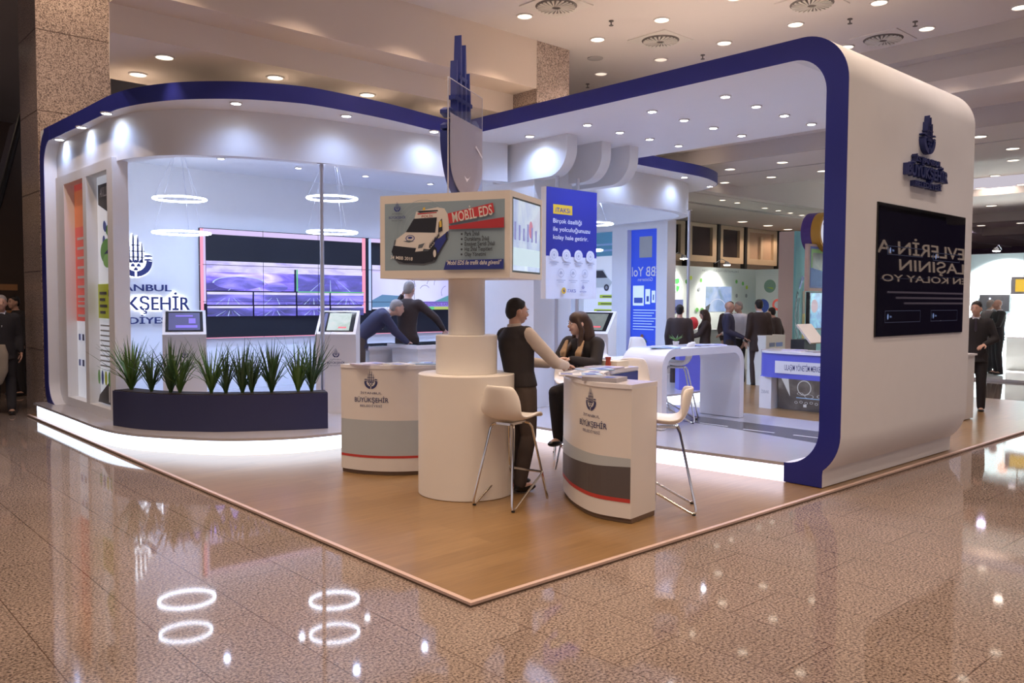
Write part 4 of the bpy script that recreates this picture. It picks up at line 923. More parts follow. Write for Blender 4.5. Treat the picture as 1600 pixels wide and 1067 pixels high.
def bar_stool(x, y, z, ang, label, h=.66, group='cream bar stools'):
    t = thing('bar_stool', label, 'bar stool', (x, y, z), group, rz=ang)
    v, f = shell_mesh(); me = bpy.data.meshes.new('seat_shell'); me.from_pydata([(p.x, p.y, p.z+h) for p in v], [], f); me.materials.append(M_shell)
    me.polygons.foreach_set('use_smooth', [True]*len(f)); o = bpy.data.objects.new('seat_shell', me); COL.objects.link(o); o.parent = t
    s_ = o.modifiers.new('thickness', 'SOLIDIFY'); s_.thickness = .024; s_.offset = -1
    b_ = o.modifiers.new('rounding', 'SUBSURF'); b_.levels = 1; b_.render_levels = 1
    for sg in (-1, 1):                                                # front leg straight, rear leg runs into a floor bow that rises to the front leg
        xt, xb = .10*sg, .185*sg
        pts = [(xt*.6, .10, h-.022), (xt, .115, h-.03), (xt+.012*sg, .135, h-.06), (xb, .255, .012)]
        o = G().tube(pts, .0095, 8).obj('front_leg', M_chrome); o.parent = t
        pts = [(xt*.6, -.09, h-.022), (xt, -.10, h-.03), (xt+.012*sg, -.115, h-.06), (xb-.004*sg, -.235, .05), (xb, -.235, .020), (xb, -.215, .011), (xb, -.19, .020), (xb*.93, .20, .235)]
        o = G().tube(pts, .0095, 8).obj('rear_leg', M_chrome); o.parent = t
        o = G().tube([(xb, -.222, 0), (xb, -.222, .012)], .014, 8).obj('rubber_foot', M_foot); o.parent = t
    o = G().tube([(-.172, .20, .235), (.172, .20, .235)], .0095, 8).obj('foot_rail', M_chrome); o.parent = t
    o = G().box(-.07, .07, -.10, .11, h-.03, h-.012).obj('seat_plate', M_chrome); o.parent = t
    return t
def aim(dx, dy): return math.atan2(dy, dx)-PI/2
bar_stool(1.62, 1.48, ZP, aim(1, .22), 'cream bar stool in front of the pedestal, back turned to the left')
bar_stool(2.40, .58, ZP, aim(-.62, .80), 'cream bar stool just right of the logo counter, half hidden by it')
bar_stool(5.35, 2.66, .2, aim(-.5, .9), 'white bar stool tucked under the arched table')
p = pz(1015, 560, 1.0); bar_stool(5.1, 3.55, .2, aim(.1, -1), 'white bar stool behind the arched table, left one', .67)
bar_stool(5.75, 3.45, .2, aim(0, -1), 'white bar stool behind the arched table, right one', .67)
p = pz(951, 600, .7); bar_stool(3.42, 2.52, ZP, aim(-.7, -.7), 'cream bar stool beyond the logo counter, nearest to the woman', .74)
bar_stool(3.62, 1.97, ZP, aim(-.9, -.3), 'cream bar stool beyond the logo counter, nearest to the arched table', .74)
bar_stool(3.06, 1.99, ZP, aim(-.98, -.19), 'bar stool the woman sits on', .70)

# ------------------------------------------------------------------ arched white table and the blue counter
T = thing('arched_table', 'white gloss high table shaped as a rounded arch on the deck', 'table', (5.4, 2.5, .2))
H0, L0, L1 = 1.085-.2, 4.58, 6.2
o_ = [(0, 0), (0, H0-.22)]+[(.22-.22*math.cos(R(a_)), H0-.22+.22*math.sin(R(a_))) for a_ in range(10, 91, 10)]
W2 = L1-L0; o_ += [(W2-x, z) for x, z in o_[::-1]]
i_ = [(.085, 0), (.085, H0-.22)]+[(.085+.14-.14*math.cos(R(a_)), H0-.085-.135+.135*math.sin(R(a_))) for a_ in range(10, 91, 10)]
i_ += [(W2-x, z) for x, z in i_[::-1]]
G().prism([(x, z) for x, z in o_+i_[::-1]], 2.28, 2.86, Matrix(((1, 0, 0, L0), (0, 0, 1, 0), (0, 1, 0, .205), (0, 0, 0, 1)))).obj('arch_top', M_gloss, T)
for x in (L0+.01, L1-.075): G().box(x, x+.065, 2.3, 2.84, .2, .206).obj('foot_plate', M_foot, T)
BC = thing('blue_counter', 'blue fronted counter with white lettered panel beyond the portal', 'counter', (8.6, 2.3, 0))
bm = mat('counter_blue', (.13, .14, .62), .4, var=.03); bpx = [(9.0, 3.55), (8.62, 3.50), (8.45, 3.36), (8.38, 3.1), (8.36, 2.6), (8.36, 1.5), (9.0, 1.5)]
bp_ = [bpx[0]]+smooth(bpx[1:5], 4)+bpx[5:]
G().prism(bp_, .50, .86).obj('blue_fascia', bm, BC); 
G().prism([(x+(.015 if x > 8.9 else -.02), y) for x, y in bp_], .86, .895).obj('counter_top', M_gloss, BC)
G().box(8.44, 8.95, 3.22, 3.42, .0, .5).obj('white_leg_panel', M_white, BC); G().box(8.60, 9.0, 1.5, 3.20, .02, .5).obj('lower_body', mat('counter_dark_body', (.16, .13, .12), .4), BC)
G().box(8.6, 8.98, 3.42, 3.50, 0.0, .5).obj('blue_side_panel', bm, BC)
a = Art(.001); f4 = lambda u, v, w_: Vector((8.36-w_-.001, 3.12-u, v))
a.rect(0, .575, 1.6, .755, pr_w, 1); a.textw('ULAŞIM YÖNETİM MERKEZİ', .455, .625, .60, .085, pr_navy, 'C', bold=.004); a.obj('lettered_panel', f4, BC)
a = Art(.001); f5 = lambda u, v, w_: Vector((8.60-w_-.001, 3.2-u, v))
gl_ = picture('counter_tech_picture', [(.07, .05, .05), (.16, .13, .13), (.4, .36, .38)], 2.6, .35, seed=5); a.rect(0, .03, 1.68, .49, gl_)
sw = glow('counter_picture_light', (.75, .75, .85), .5)
a.ring(.42, .36, .11, .012, sw); a.ring(.36, .27, .05, .008, sw, ry=.02); a.ring(.50, .24, .07, .008, sw, ry=.03); a.ring(.70, .25, .08, .01, sw, ry=.03)
a.rect(.3, .205, 1.2, .215, glow('counter_picture_blue', (.3, .5, .9), .7)); a.poly([(.05, .49), (.20, .22), (.17, .49)], sw); a.poly([(.8, .42), (.82, .42), (.92, .24), (.90, .24)], sw)
for k in range(8): a.ring(.30+.08*k, .14+.01*(k % 2), .025, .006, sw, ry=.018)
a.rect(.42, .08, .47, .12, sw); a.obj('printed_picture', f5, BC)
a = Art(.001); a.textw('İSBAK', .10, .25, .13, .05, pr_gy, rot=0); a.obj('leg_lettering', lambda u, v, w_: Vector((8.44-w_-.001, 3.42-u, v)), BC)

# ------------------------------------------------------------------ papers, magazines and small things
def sheet(x, y, z, w_, d, ang, m_, label, cat='magazine', grp='magazines and leaflets on the counters', th=.006, name='magazine'):
    o = G().box(-w_/2, w_/2, -d/2, d/2, 0, th).obj(name, m_); o.location = (x, y, z); o.rotation_euler = (0, 0, ang); tag(o, label, cat, grp)
    a = Art(.0004); a.rect(-w_*.42, d*.1, w_*.42, d*.4, pr_gy); a.rect(-w_*.42, -d*.35, w_*.1, -d*.05, pr_bl)
    c = a.obj('printed_cover', lambda u, v, q: Vector((u, v, th+q))); c.parent = o; return o
pm = [mat('paper_white', (.78, .77, .78), .5), mat('paper_pale_blue', (.42, .58, .80), .5), mat('paper_lavender', (.60, .56, .72), .5), mat('paper_grey_stack', (.33, .31, .34), .5)]
zt_ = ZP+1.0
for k, (x, y, w_, d, an, c, s) in enumerate(((1.93, .78, .20, .28, .3, 3, 'grey magazine stack at the front of the logo counter'), (1.98, 1.02, .20, .28, -.3, 3, 'grey magazine behind the stack on the logo counter'), (2.12, 1.18, .21, .29, .9, 1, 'pale blue leaflet fanned on the logo counter'), (2.32, 1.30, .21, .29, .5, 0, 'white leaflet in the middle of the logo counter'), (2.55, 1.45, .21, .29, 1.2, 1, 'pale blue folder towards the far end of the logo counter'), (2.80, 1.55, .21, .29, .2, 2, 'lavender leaflet at the far end of the logo counter'), (2.05, 1.25, .18, .25, -.8, 0, 'white sheet near the woman on the logo counter'))):
    sheet(x, y, zt_+.001+.0005*k, w_, d, an, pm[c], s, th=.03 if k == 0 else .012)
for k, (x, y, an, c, s) in enumerate(((4.85, 2.45, .3, 1, 'blue magazine at the left end of the arched table'), (5.05, 2.6, -.4, 0, 'white leaflet at the left end of the arched table'), (5.55, 2.55, .1, 3, 'dark magazine in the middle of the arched table'), (5.85, 2.5, .9, 2, 'lavender magazine at the right end of the arched table'))):
    sheet(x, y, 1.091, .21, .29, an, pm[c], s, th=.01)
for k, (x, y, s) in enumerate(((8.7, 3.0, 'left'), (8.65, 2.6, 'middle'), (8.6, 2.35, 'right'))): sheet(x, y, .896, .22, .3, k, pm[(k+2) % 4], 'magazine on the blue fronted counter, %s one' % s, grp='magazines on the blue counter', th=.015)
for k, (x, y) in enumerate(((1.6, 3.0), (1.85, 2.95), (1.42, 3.2), (2.05, 2.92))): sheet(x, y, zt_+.001, .2, .28, k*.8, pm[k], 'leaflet lying on the counter left of the pedestal, %s from the left' % NTH((1, 2, 0, 3)[k]), grp='leaflets on the left counter', th=.012)
tea = thing('tea_glass', 'small glass of red tea on the logo counter right of the woman', 'glass', (2.93, 1.62, zt_))
G().lathe([(.022, zt_+.002), (.026, zt_+.03), (.02, zt_+.055), (.027, zt_+.09), (.025, zt_+.09), (0, zt_+.075)], 16, (2.93, 1.62, 0)).obj('tea', mat('red_tea', (.35, .05, .02), .1), tea)
G().lathe([(.0, zt_), (.05, zt_+.002), (.055, zt_+.008)], 16, (2.93, 1.62, 0)).obj('saucer', pm[0], tea)
o = G().box(2.98, 3.14, 1.56, 1.80, zt_, zt_+.05).obj('tissue_box', mat('cream_paper_box', (.72, .66, .52), .6)); tag(o, 'low cream box at the far end of the logo counter', 'box')
pb = thing('paper_holder', 'small green leafy sprig in a pot on the arched table beside the pole', 'plant', (5.45, 2.75, 1.09))
g = G()
for k in range(16):
    an = k*2.4; g.tube([(5.45, 2.75, 1.13), (5.45+.03*math.cos(an), 2.75+.03*math.sin(an), 1.17), (5.45+.09*math.cos(an), 2.75+.09*math.sin(an), 1.18+.02*(k % 3))], [.003, .006, .001], 5)
g.obj('foliage', M_leaf[0], pb); G().lathe([(.0, 1.091), (.03, 1.091), (.04, 1.14), (.0, 1.14)], 14, (5.45, 2.75, 0)).obj('pot', M_white, pb)
pb.name = 'potted_sprig'
po = thing('white_podium', 'small white podium standing at the far end of the portal wall', 'podium', (9.45, .9, ZP))
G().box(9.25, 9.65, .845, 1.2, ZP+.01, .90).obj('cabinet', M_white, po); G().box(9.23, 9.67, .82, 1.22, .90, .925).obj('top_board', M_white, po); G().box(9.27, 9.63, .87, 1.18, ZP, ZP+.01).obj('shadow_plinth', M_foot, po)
# ================================================================== PEOPLE
def remeshed(g, name, m_, parent, vox, sm=3):
    me = bpy.data.meshes.new(name); me.from_pydata([tuple(v) for v in g.v], [], g.f); me.update()
    o = bpy.data.objects.new(name, me); COL.objects.link(o)
    q = o.modifiers.new('r', 'REMESH'); q.mode = 'VOXEL'; q.voxel_size = vox; q.use_smooth_shade = True
    q = o.modifiers.new('s', 'SMOOTH'); q.factor = .5; q.iterations = sm
    dg = bpy.context.evaluated_depsgraph_get(); ne = bpy.data.meshes.new_from_object(o.evaluated_get(dg)); o.modifiers.clear(); o.data = ne; bpy.data.meshes.remove(me)
    ne.materials.clear(); ne.materials.append(m_)
    if parent: o.parent = parent; o.matrix_parent_inverse = W(parent).inverted()
    return o
def limb(g, pts, rad, n=12):
    P = []; Q = []
    for i in range(len(pts)-1):
        for k in range(4): t = k/4; P.append(pts[i].lerp(pts[i+1], t)); Q.append(rad[i]*(1-t)+rad[i+1]*t)
    P.append(pts[-1]); Q.append(rad[-1]); g.tube(P, Q, n); 
    for p, r in zip(pts, rad): g.ell(p, (r, r, r), n)
def hand(g, w_, d, nrm, side, curl=.5, s=1.0):                  # palm, four unequal fingers and a thumb leaving the side of the palm
    d = d.normalized(); nrm = (nrm-d*nrm.dot(d)).normalized(); sd = d.cross(nrm)*side
    mm = Matrix((sd, d, nrm)).transposed()
    g.ell(w_+d*.045*s, (.040*s, .052*s, .016*s), 12, mm); g.tube([w_-d*.02*s, w_+d*.02*s], .024*s, 10)
    for k, (o_, L) in enumerate(((-.030, .078), (-.010, .088), (.011, .082), (.030, .064))):
        p = w_+d*(.085-.004*abs(k-1.3))*s+sd*o_*s; pts = [p-d*.02*s, p]; dd = d.copy(); 
        for q in range(3):
            dd = (dd*math.cos(curl*.55)+nrm*math.sin(curl*.55)).normalized(); p = p+dd*L*s*(.42, .32, .26)[q]; pts.append(p)
        g.tube(pts, [.0095*s, .0092*s, .0085*s, .008*s, .006*s], 7)
    p = w_+d*.022*s-sd*.032*s; t1 = (d*.6-sd*.7+nrm*.35).normalized(); t2 = (d*.9-sd*.2+nrm*.4).normalized()
    g.tube([p+sd*.012*s, p+t1*.03*s, p+t1*.03*s+t2*.03*s, p+t1*.03*s+t2*.052*s], [.013*s, .011*s, .0095*s, .007*s], 7)
SKIN = mat('skin', (.56, .33, .24), .5, var=.05, vs=20); SKIN2 = mat('skin_pale', (.62, .40, .30), .5, var=.05, vs=20)
M_eye = mat('eye_dark', (.03, .02, .015), .2); M_eyew = mat('eye_white', (.7, .68, .65), .3); M_lip = mat('lips', (.45, .14, .12), .4); M_shoe = mat('black_leather', (.012, .011, .01), .3)
def cloth(n, c): return mat(n, c, .85, var=.12, vs=14)
def person(label, pos, face, H=1.66, top=None, sleeve=None, bottom=None, hair=None, style='short', lean=0, side=0, over=None, look=(0, 0), long_coat=.80, shirt=None, vox=.02, skin=None, curl=.5, detail=False, name='person', collar=True, tie=None, grp=None, slim=1.0):
    s = H/1.75; skin = skin or SKIN; an = math.atan2(face[1], face[0])-PI/2
    t = thing(name, label, 'person', tuple(pos), grp)
    J = dict(pel=(0, 0, .95), wai=(0, 0, 1.08), che=(0, .0, 1.30), nek=(0, -.015, 1.49), hea=(0, .035, 1.635), shL=(-.185, -.01, 1.42), shR=(.185, -.01, 1.42), elL=(-.235, -.04, 1.14), elR=(.235, -.04, 1.14), wrL=(-.24, .06, .90), wrR=(.24, .06, .90),
             hiL=(-.09, 0, .92), hiR=(.09, 0, .92), knL=(-.10, .02, .50), knR=(.10, .02, .50), anL=(-.11, -.03, .09), anR=(.11, -.03, .09))
    J = {k: Vector(v) for k, v in J.items()}; pv = J['pel'].copy()
    rot = Matrix.Rotation(R(-lean), 3, 'X') @ Matrix.Rotation(R(side), 3, 'Y')
    for k in ('wai', 'che', 'nek', 'hea', 'shL', 'shR', 'elL', 'elR', 'wrL', 'wrR'): J[k] = pv+rot @ (J[k]-pv)
    for k, v in (over or {}).items(): J[k] = Vector(v)
    Wm = Matrix.Translation(Vector(pos)) @ Matrix.Rotation(an, 4, 'Z') @ Matrix.Scale(s, 4)
    def T(g, glob=True): g.v = [Wm @ v for v in g.v]; return g
    up = (J['nek']-J['pel']).normalized(); sv = (J['shR']-J['shL']).normalized(); fr = up.cross(sv)*-1
    if fr.y < 0 and lean < 80: fr = -fr
    def torso(g, inf, z0=.84, arms=True):
        sp = [(.86, .150, .105), (.95, .158, .112), (1.08, .135, .098), (1.20, .148, .108), (1.32, .170, .116), (1.41, .168, .104), (1.455, .120, .085), (1.50, .060, .058)]
        rings = []
        if z0 < .84: rings.append((J['pel']-Vector((0, 0, .95-z0)), Vector((.165+inf*1.6, 0, 0))*slim, Vector((0, .120+inf*1.6, 0))))
        L = (J['nek']-J['pel']).length/.54
        for z, rx, ry in sp:
            if z < z0: continue
            f0 = (z-.95)/.54; c = J['pel'].lerp(J['nek'], f0) if f0 > 0 else J['pel']-Vector((0, 0, .95-z))
            k = max(0, min(1, (z-.9)/.2)); a_ = Vector((1, 0, 0)).lerp(sv, k); b_ = Vector((0, 1, 0)).lerp(fr, k)
            rings.append((c, a_*(rx+inf)*slim, b_*(ry+inf)))
        g.loft(rings, 20)
        for S in 'LR': g.ell(J['sh'+S].lerp(J['nek'], .12)-up*.01, (.062+inf,)*3, 12)
        return g
    def arms(g, inf, to=1.0):
        for S in 'LR':
            w_ = J['el'+S].lerp(J['wr'+S], to); limb(g, [J['sh'+S], J['sh'+S].lerp(J['el'+S], .5), J['el'+S], w_], [.054+inf, .047+inf, .040+inf*1.1, .028+inf*.9])
        return g
    def legs(g, inf):
        for S in 'LR':
            limb(g, [J['hi'+S], J['hi'+S].lerp(J['kn'+S], .45), J['kn'+S], J['kn'+S].lerp(J['an'+S], .35), J['an'+S]], [.088+inf*.6, .078+inf*.8, .056+inf, .055+inf, .038+inf*1.3])
        return g
    hz = Matrix.Rotation(R(look[0]), 3, 'Z') @ Matrix.Rotation(R(-look[1]), 3, 'X'); hc = J['hea']
    def he(g, c, r, n=14): g.ell(hc+hz @ Vector(c), r, n, hz)
    g = G(); torso(g, 0); arms(g, 0); legs(g, -.004); limb(g, [J['nek']-up*.03, hc+hz @ Vector((0, -.02, -.06))], [.060, .052])
    he(g, (0, -.012, .022), (.074, .094, .092)); he(g, (0, .022, -.025), (.062, .072, .082)); he(g, (0, .04, -.078), (.040, .042, .034)); he(g, (0, .098, -.022), (.012, .019, .020), 8); he(g, (0, .085, .018), (.009, .014, .03), 8)
    for q in (-1, 1): he(g, (.077*q, -.005, -.012), (.012, .020, .031), 8); he(g, (.033*q, .07, -.035), (.022, .018, .02), 8)
    T(g); body = remeshed(g, 'body', skin, t, vox*.75 if not detail else vox*.62, 2)
    g = G()
    for S, sg in (('L', -1), ('R', 1)):
        d = (J['wr'+S]-J['el'+S]).normalized(); nn = Vector((-sg, .25, -.1)) if abs(d.z) > .55 else Vector((0, 0, -1)); hand(g, J['wr'+S], d, nn, sg, curl)
        f_ = J['an'+S]; g.ell(f_+Vector((0, .05, -.045)), (.042, .11, .038), 12)
    T(g); me = body.data; nv = len(me.vertices)
    import bmesh
    bm = bmesh.new(); bm.from_mesh(me); vs = [bm.verts.new(W(t).inverted() @ v if False else v) for v in g.v]; bm.verts.ensure_lookup_table()
    for f_ in g.f:
        try: bm.faces.new([vs[i] for i in f_]).smooth = True
        except ValueError: pass
    bm.to_mesh(me); bm.free()
    if bottom: g = legs(G(), .018); g.loft([(J['pel']+Vector((0, 0, z)), Vector(((.155+e_)*slim, 0, 0)), Vector((0, .11+e_, 0))) for z, e_ in ((-.12, .0), (-.05, .01), (.06, .006), (.11, -.008))], 16); remeshed(T(g), 'trousers', bottom, t, vox)
    if top:
        g = torso(G(), .020, long_coat)
        if sleeve is top or sleeve is None: arms(g, .017, .93)
        remeshed(T(g), 'jacket' if collar else 'top', top, t, vox)
    if sleeve and sleeve is not top: remeshed(T(arms(G(), .016, .92)), 'shirt_sleeves', sleeve, t, vox)
    if shirt:
        g = G(); g.loft([(J['nek']+up*z, sv*r0, fr*r0) for z, r0 in ((-.05, .09), (-.01, .072), (.035, .062))], 14)
        c = J['che'].lerp(J['nek'], .55)+fr*.108; g.add([c-sv*.05+up*.09-fr*.03, c+sv*.05+up*.09-fr*.03, c-up*.13+fr*.028, c-sv*.05+up*.09-fr*.05, c+sv*.05+up*.09-fr*.05, c-up*.13+fr*.0], [(0, 2, 1), (3, 4, 5), (0, 1, 4, 3), (1, 2, 5, 4), (2, 0, 3, 5)])
        T(g).obj('shirt_collar', shirt, t)
        if tie:
            g = G(); g.add([c+sv*a_+up*b_+fr*e_ for e_ in (.012, .034) for a_, b_ in ((-.013, .07), (.013, .07), (.02, -.12), (-.02, -.12))], [(3, 2, 1, 0), (4, 5, 6, 7), (0, 1, 5, 4), (1, 2, 6, 5), (2, 3, 7, 6), (3, 0, 4, 7)]); T(g).obj('tie', tie, t)
    for S in 'LR':
        g = G(); f_ = J['an'+S]; g.ell(f_+Vector((0, .055, -.052)), (.046, .128, .036), 14); g.ell(f_+Vector((0, -.01, -.03)), (.045, .052, .055), 12); g.v = [Vector((v.x, v.y, max(v.z, f_.z-.088))) for v in g.v]; T(g).obj('shoe', M_shoe, t)
    if hair:
        g = G(); he(g, (0, -.022, .042), (.081, .093, .084), 16); he(g, (0, -.055, .0), (.074, .062, .085), 14)
        if style == 'short': he(g, (.0, .022, .086), (.055, .045, .022), 10)
        if style in ('long', 'veil'):
            he(g, (0, .005, .05), (.084, .090, .074), 16)
            for q in (-1, 1):
                limb(g, [hc+hz @ Vector((.068*q, .03, .03)), hc+hz @ Vector((.088*q, .0, -.06)), hc+hz @ Vector((.095*q, .02, -.18)), hc+Vector((.088*q, .10, -.29)), hc+Vector((.080*q, .13, -.40))], [.022, .026, .030, .027, .010])
            limb(g, [hc+hz @ Vector((0, -.07, .0)), hc+hz @ Vector((0, -.085, -.12)), hc+Vector((0, -.10, -.30))], [.075, .085, .06])
        if style == 'bun': he(g, (0, -.09, .05), (.05, .05, .05))
        if style == 'veil': pass
        T(g); h_ = remeshed(g, 'hair', hair, t, vox*.8, 2)
        if detail and style == 'long':
            g = G()
            for q in (-1, 1):
                for k in range(4): o_ = Vector((.013*(k-1.5), .016+.004*(k % 2), 0)); limb(g, [hc+Vector((.092*q, .045, -.16))+o_*.6, hc+Vector((.088*q, .115, -.28))+o_*1.3, hc+Vector((.080*q, .140, -.40-.02*((k*2) % 3)))+o_*.8], [.006, .013, .003], 8)
            remeshed(T(g), 'blond_hair_ends', mat('blond_hair', (.36, .23, .12), .6, var=.4, vs=40), t, .008, 2)
    g = G(); gw = G(); gb = G()
    for q in (-1, 1):
        c = hc+hz @ Vector((.030*q, .083, .006)); g.ell(c+hz @ Vector((0, .0075, 0)), (.0062, .005, .0062), 8, hz); gw.ell(c, (.0135, .0105, .0075), 10, hz)
        gb.ell(hc+hz @ Vector((.031*q, .091, .027)), (.018, .006, .0035), 8, hz)
    T(g).obj('eyes', M_eye, t)
    if detail: T(gw).obj('eye_whites', M_eyew, t)
    T(gb).obj('eyebrows', hair or M_eye, t)
    if detail:
        g = G(); g.ell(hc+hz @ Vector((0, .089, -.056)), (.021, .008, .0045), 10, hz); g.ell(hc+hz @ Vector((0, .088, -.064)), (.018, .008, .005), 10, hz); T(g).obj('lips', M_lip, t)
    return t
E_ = Vector((fwd.x, fwd.y, 0)).normalized(); C_ = Vector((CR.x, CR.y, 0)).normalized()
def dr(a, b): v = C_*a+E_*b; return (v.x, v.y)                    # a to the right of the photograph, b away from it
hb = mat('hair_black', (.012, .009, .008), .6, var=.3, vs=40); hbr = mat('hair_brown', (.05, .025, .015), .55, var=.4, vs=40); hgr = mat('hair_grey', (.30, .27, .25), .7)
s_dk = cloth('charcoal_suit', (.020, .017, .019)); s_nv = cloth('navy_suit', (.035, .035, .075)); s_br = cloth('dark_brown_suit', (.045, .030, .027)); s_vest = cloth('black_vest', (.030, .024, .025)); s_wh = cloth('cream_shirt', (.55, .47, .40)); s_w2 = cloth('white_shirt', (.70, .70, .74)); s_blk = cloth('black_blouse', (.020, .016, .017)); s_tr = cloth('brown_grey_trousers', (.075, .055, .047)); s_tie = cloth('dark_tie', (.04, .03, .05))
# man standing at the logo counter
person('man in black vest and cream shirt standing with his back turned at the logo counter', (2.02, 1.80, ZP), dr(.80, .60), 1.61, s_vest, s_wh, s_tr, hb, lean=-3, side=-4, vox=.012, shirt=s_wh, detail=True, long_coat=.88,
       over=dict(elR=(.26, .20, 1.17), wrR=(.16, .42, 1.13), elL=(-.25, .16, 1.16), wrL=(-.05, .40, 1.13), anL=(-.10, .02, .09), anR=(.13, -.10, .09)), look=(-18, 6), curl=.9, slim=1.12)
# woman seated behind the counter
person('young woman with long brown blond tipped hair in black, seated behind the logo counter', (3.06, 1.985, ZP), (-.98, -.19), 1.64, s_blk, s_blk, s_blk, hbr, 'long', vox=.012, detail=True, skin=SKIN2, collar=False, long_coat=.86,
       over={**{k: v for k, v in dict(pel=(0, 0, .84), wai=(0, .03, .96), che=(0, .08, 1.16), nek=(0, .12, 1.335), hea=(0, .185, 1.475), shL=(-.175, .10, 1.275), shR=(.175, .10, 1.275), elL=(-.235, .24, 1.09), elR=(.235, .22, 1.08), wrL=(-.06, .42, 1.135), wrR=(.06, .40, 1.125),
             hiL=(-.09, 0, .82), hiR=(.09, 0, .82), knL=(-.12, .40, .80), knR=(.12, .40, .80), anL=(-.12, .36, .36), anR=(.12, .34, .36)).items()}}, look=(-38, 2), curl=.8)
# people by the video wall
q = pd(560, 560, 11.3); person('man in a dark jacket bending over a white desk in front of the video wall', (q.x, q.y, .2), dr(.95, .2), 1.68, s_nv, None, s_tr, hgr, lean=50, over=dict(elL=(-.2, .52, 1.02), elR=(.2, .52, 1.02), wrL=(-.15, .68, .88), wrR=(.15, .68, .88)), look=(0, 12), shirt=s_w2)
q = pd(636, 560, 11.6); person('man in dark brown suit standing by the desk with one raised hand', (q.x, q.y, .2), dr(.35, .94), 1.68, s_br, None, s_br, hgr, lean=4, over=dict(elR=(.40, .12, 1.22), wrR=(.45, .28, 1.05), elL=(-.27, .12, 1.30), wrL=(-.16, .16, 1.55)), long_coat=.72, look=(0, 10), slim=.92)
q = pd(769, 560, 12.4); person('dark clothed visitor glimpsed between the sign neck and the white column cladding', (q.x, q.y, .2), dr(-.5, .8), 1.62, s_dk, None, s_dk, hb)
# left edge
q = pz(6, 645, 0); person('man in a dark suit walking at the left edge carrying a light coat', (q.x, q.y, 0), dr(.5, -.8), 1.66, s_dk, None, s_dk, hgr, shirt=s_w2, over=dict(wrR=(.2, .30, 1.02), anL=(-.1, .22, .09), anR=(.1, -.2, .09)))
g = G(); c0 = Vector((q.x, q.y, 0))+C_*.02-E_*.22
g.loft([(c0+Vector((0, 0, z)), C_*a_, E_*b_) for z, a_, b_ in ((.98, .16, .06), (.85, .2, .08), (.6, .19, .07), (.42, .10, .05))], 14)
o = remeshed(g, 'draped_coat', cloth('beige_coat', (.30, .25, .19)), None, .02); tag(o, 'light beige coat carried over the arm of the man at the left edge', 'coat')
q = pz(27, 618, 0); person('dark figure walking behind, next to the left granite column', (q.x, q.y, 0), dr(-.3, -.9), 1.66, s_dk, None, s_dk, hb)
# visitors beyond the stand
q = pd(1061, 560, 14.6); person('woman with black hair in a bun and dark coat, standing at the white stand', (q.x, q.y, 0), dr(.3, .95), 1.56, s_br, None, s_br, hb, 'bun', long_coat=.6)
q = pd(1101, 560, 16.4); person('woman with long brown hair in a dark coat facing left at the white stand', (q.x, q.y, 0), dr(-1, .2), 1.46, s_br, None, s_br, hbr, 'long', long_coat=.6, over=dict(elL=(-.2, .14, 1.16), wrL=(-.1, .38, 1.08), elR=(.2, .14, 1.16), wrR=(.1, .38, 1.08)))
q = pz(1139, 601, 0); person('bald man in an open navy suit jacket turned to the right', (q.x, q.y, 0), dr(.9, -.3), 1.62, s_nv, None, s_br, None, shirt=s_w2, lean=-4, over=dict(wrR=(.15, .3, 1.0), wrL=(-.15, .3, .98)))
q = pz(1153, 598, 0); person('grey haired man in white shirt and black trousers facing left', (q.x, q.y, 0), dr(-.8, -.4), 1.62, s_w2, s_w2, s_dk, hgr, long_coat=.9, over=dict(wrR=(.2, .3, 1.05)))
q = pz(1184, 603, 0); person('man in a long dark brown suit seen from behind beside the blue counter', (q.x, q.y, 0), dr(-.15, 1), 1.66, s_br, None, s_br, hb, shirt=s_w2, long_coat=.70)
q = pz(1172, 598, 0); person('man in a dark suit standing just behind the long suited man', (q.x, q.y+.5, 0), dr(.4, -.9), 1.62, s_br, None, s_br, hb)
q = pd(1214, 560, 17.2); person('black haired man in dark jacket bent over a desk behind the blue counter', (q.x, q.y, 0), dr(-.5, .5), 1.52, s_br, None, s_dk, hb, lean=12)
q = pz(1520, 644, 0); person('young man in a black suit and tie beyond the end of the portal wall', (q.x, q.y, 0), dr(-.45, -.85), 1.64, s_dk, None, s_dk, hb, shirt=s_w2, tie=s_tie, vox=.016, look=(-15, 4), over=dict(elL=(-.28, .0, 1.16), wrL=(-.12, .22, 1.08)))
q = pz(1557, 589, 0); person('bald man in a black suit standing in front of the bright stand', (q.x, q.y, .05), dr(-.95, .1), 1.64, s_dk, None, s_dk, None, shirt=s_w2, over=dict(wrR=(.1, .34, 1.14), wrL=(-.1, .34, 1.14), elL=(-.24, .1, 1.16), elR=(.24, .1, 1.16)))
q = pz(1543, 586, 0); person('grey haired man facing the bald man in the black suit', (q.x, q.y, .05), dr(.9, .1), 1.63, cloth('grey_jacket', (.16, .13, .13)), None, s_dk, hgr, shirt=s_w2)

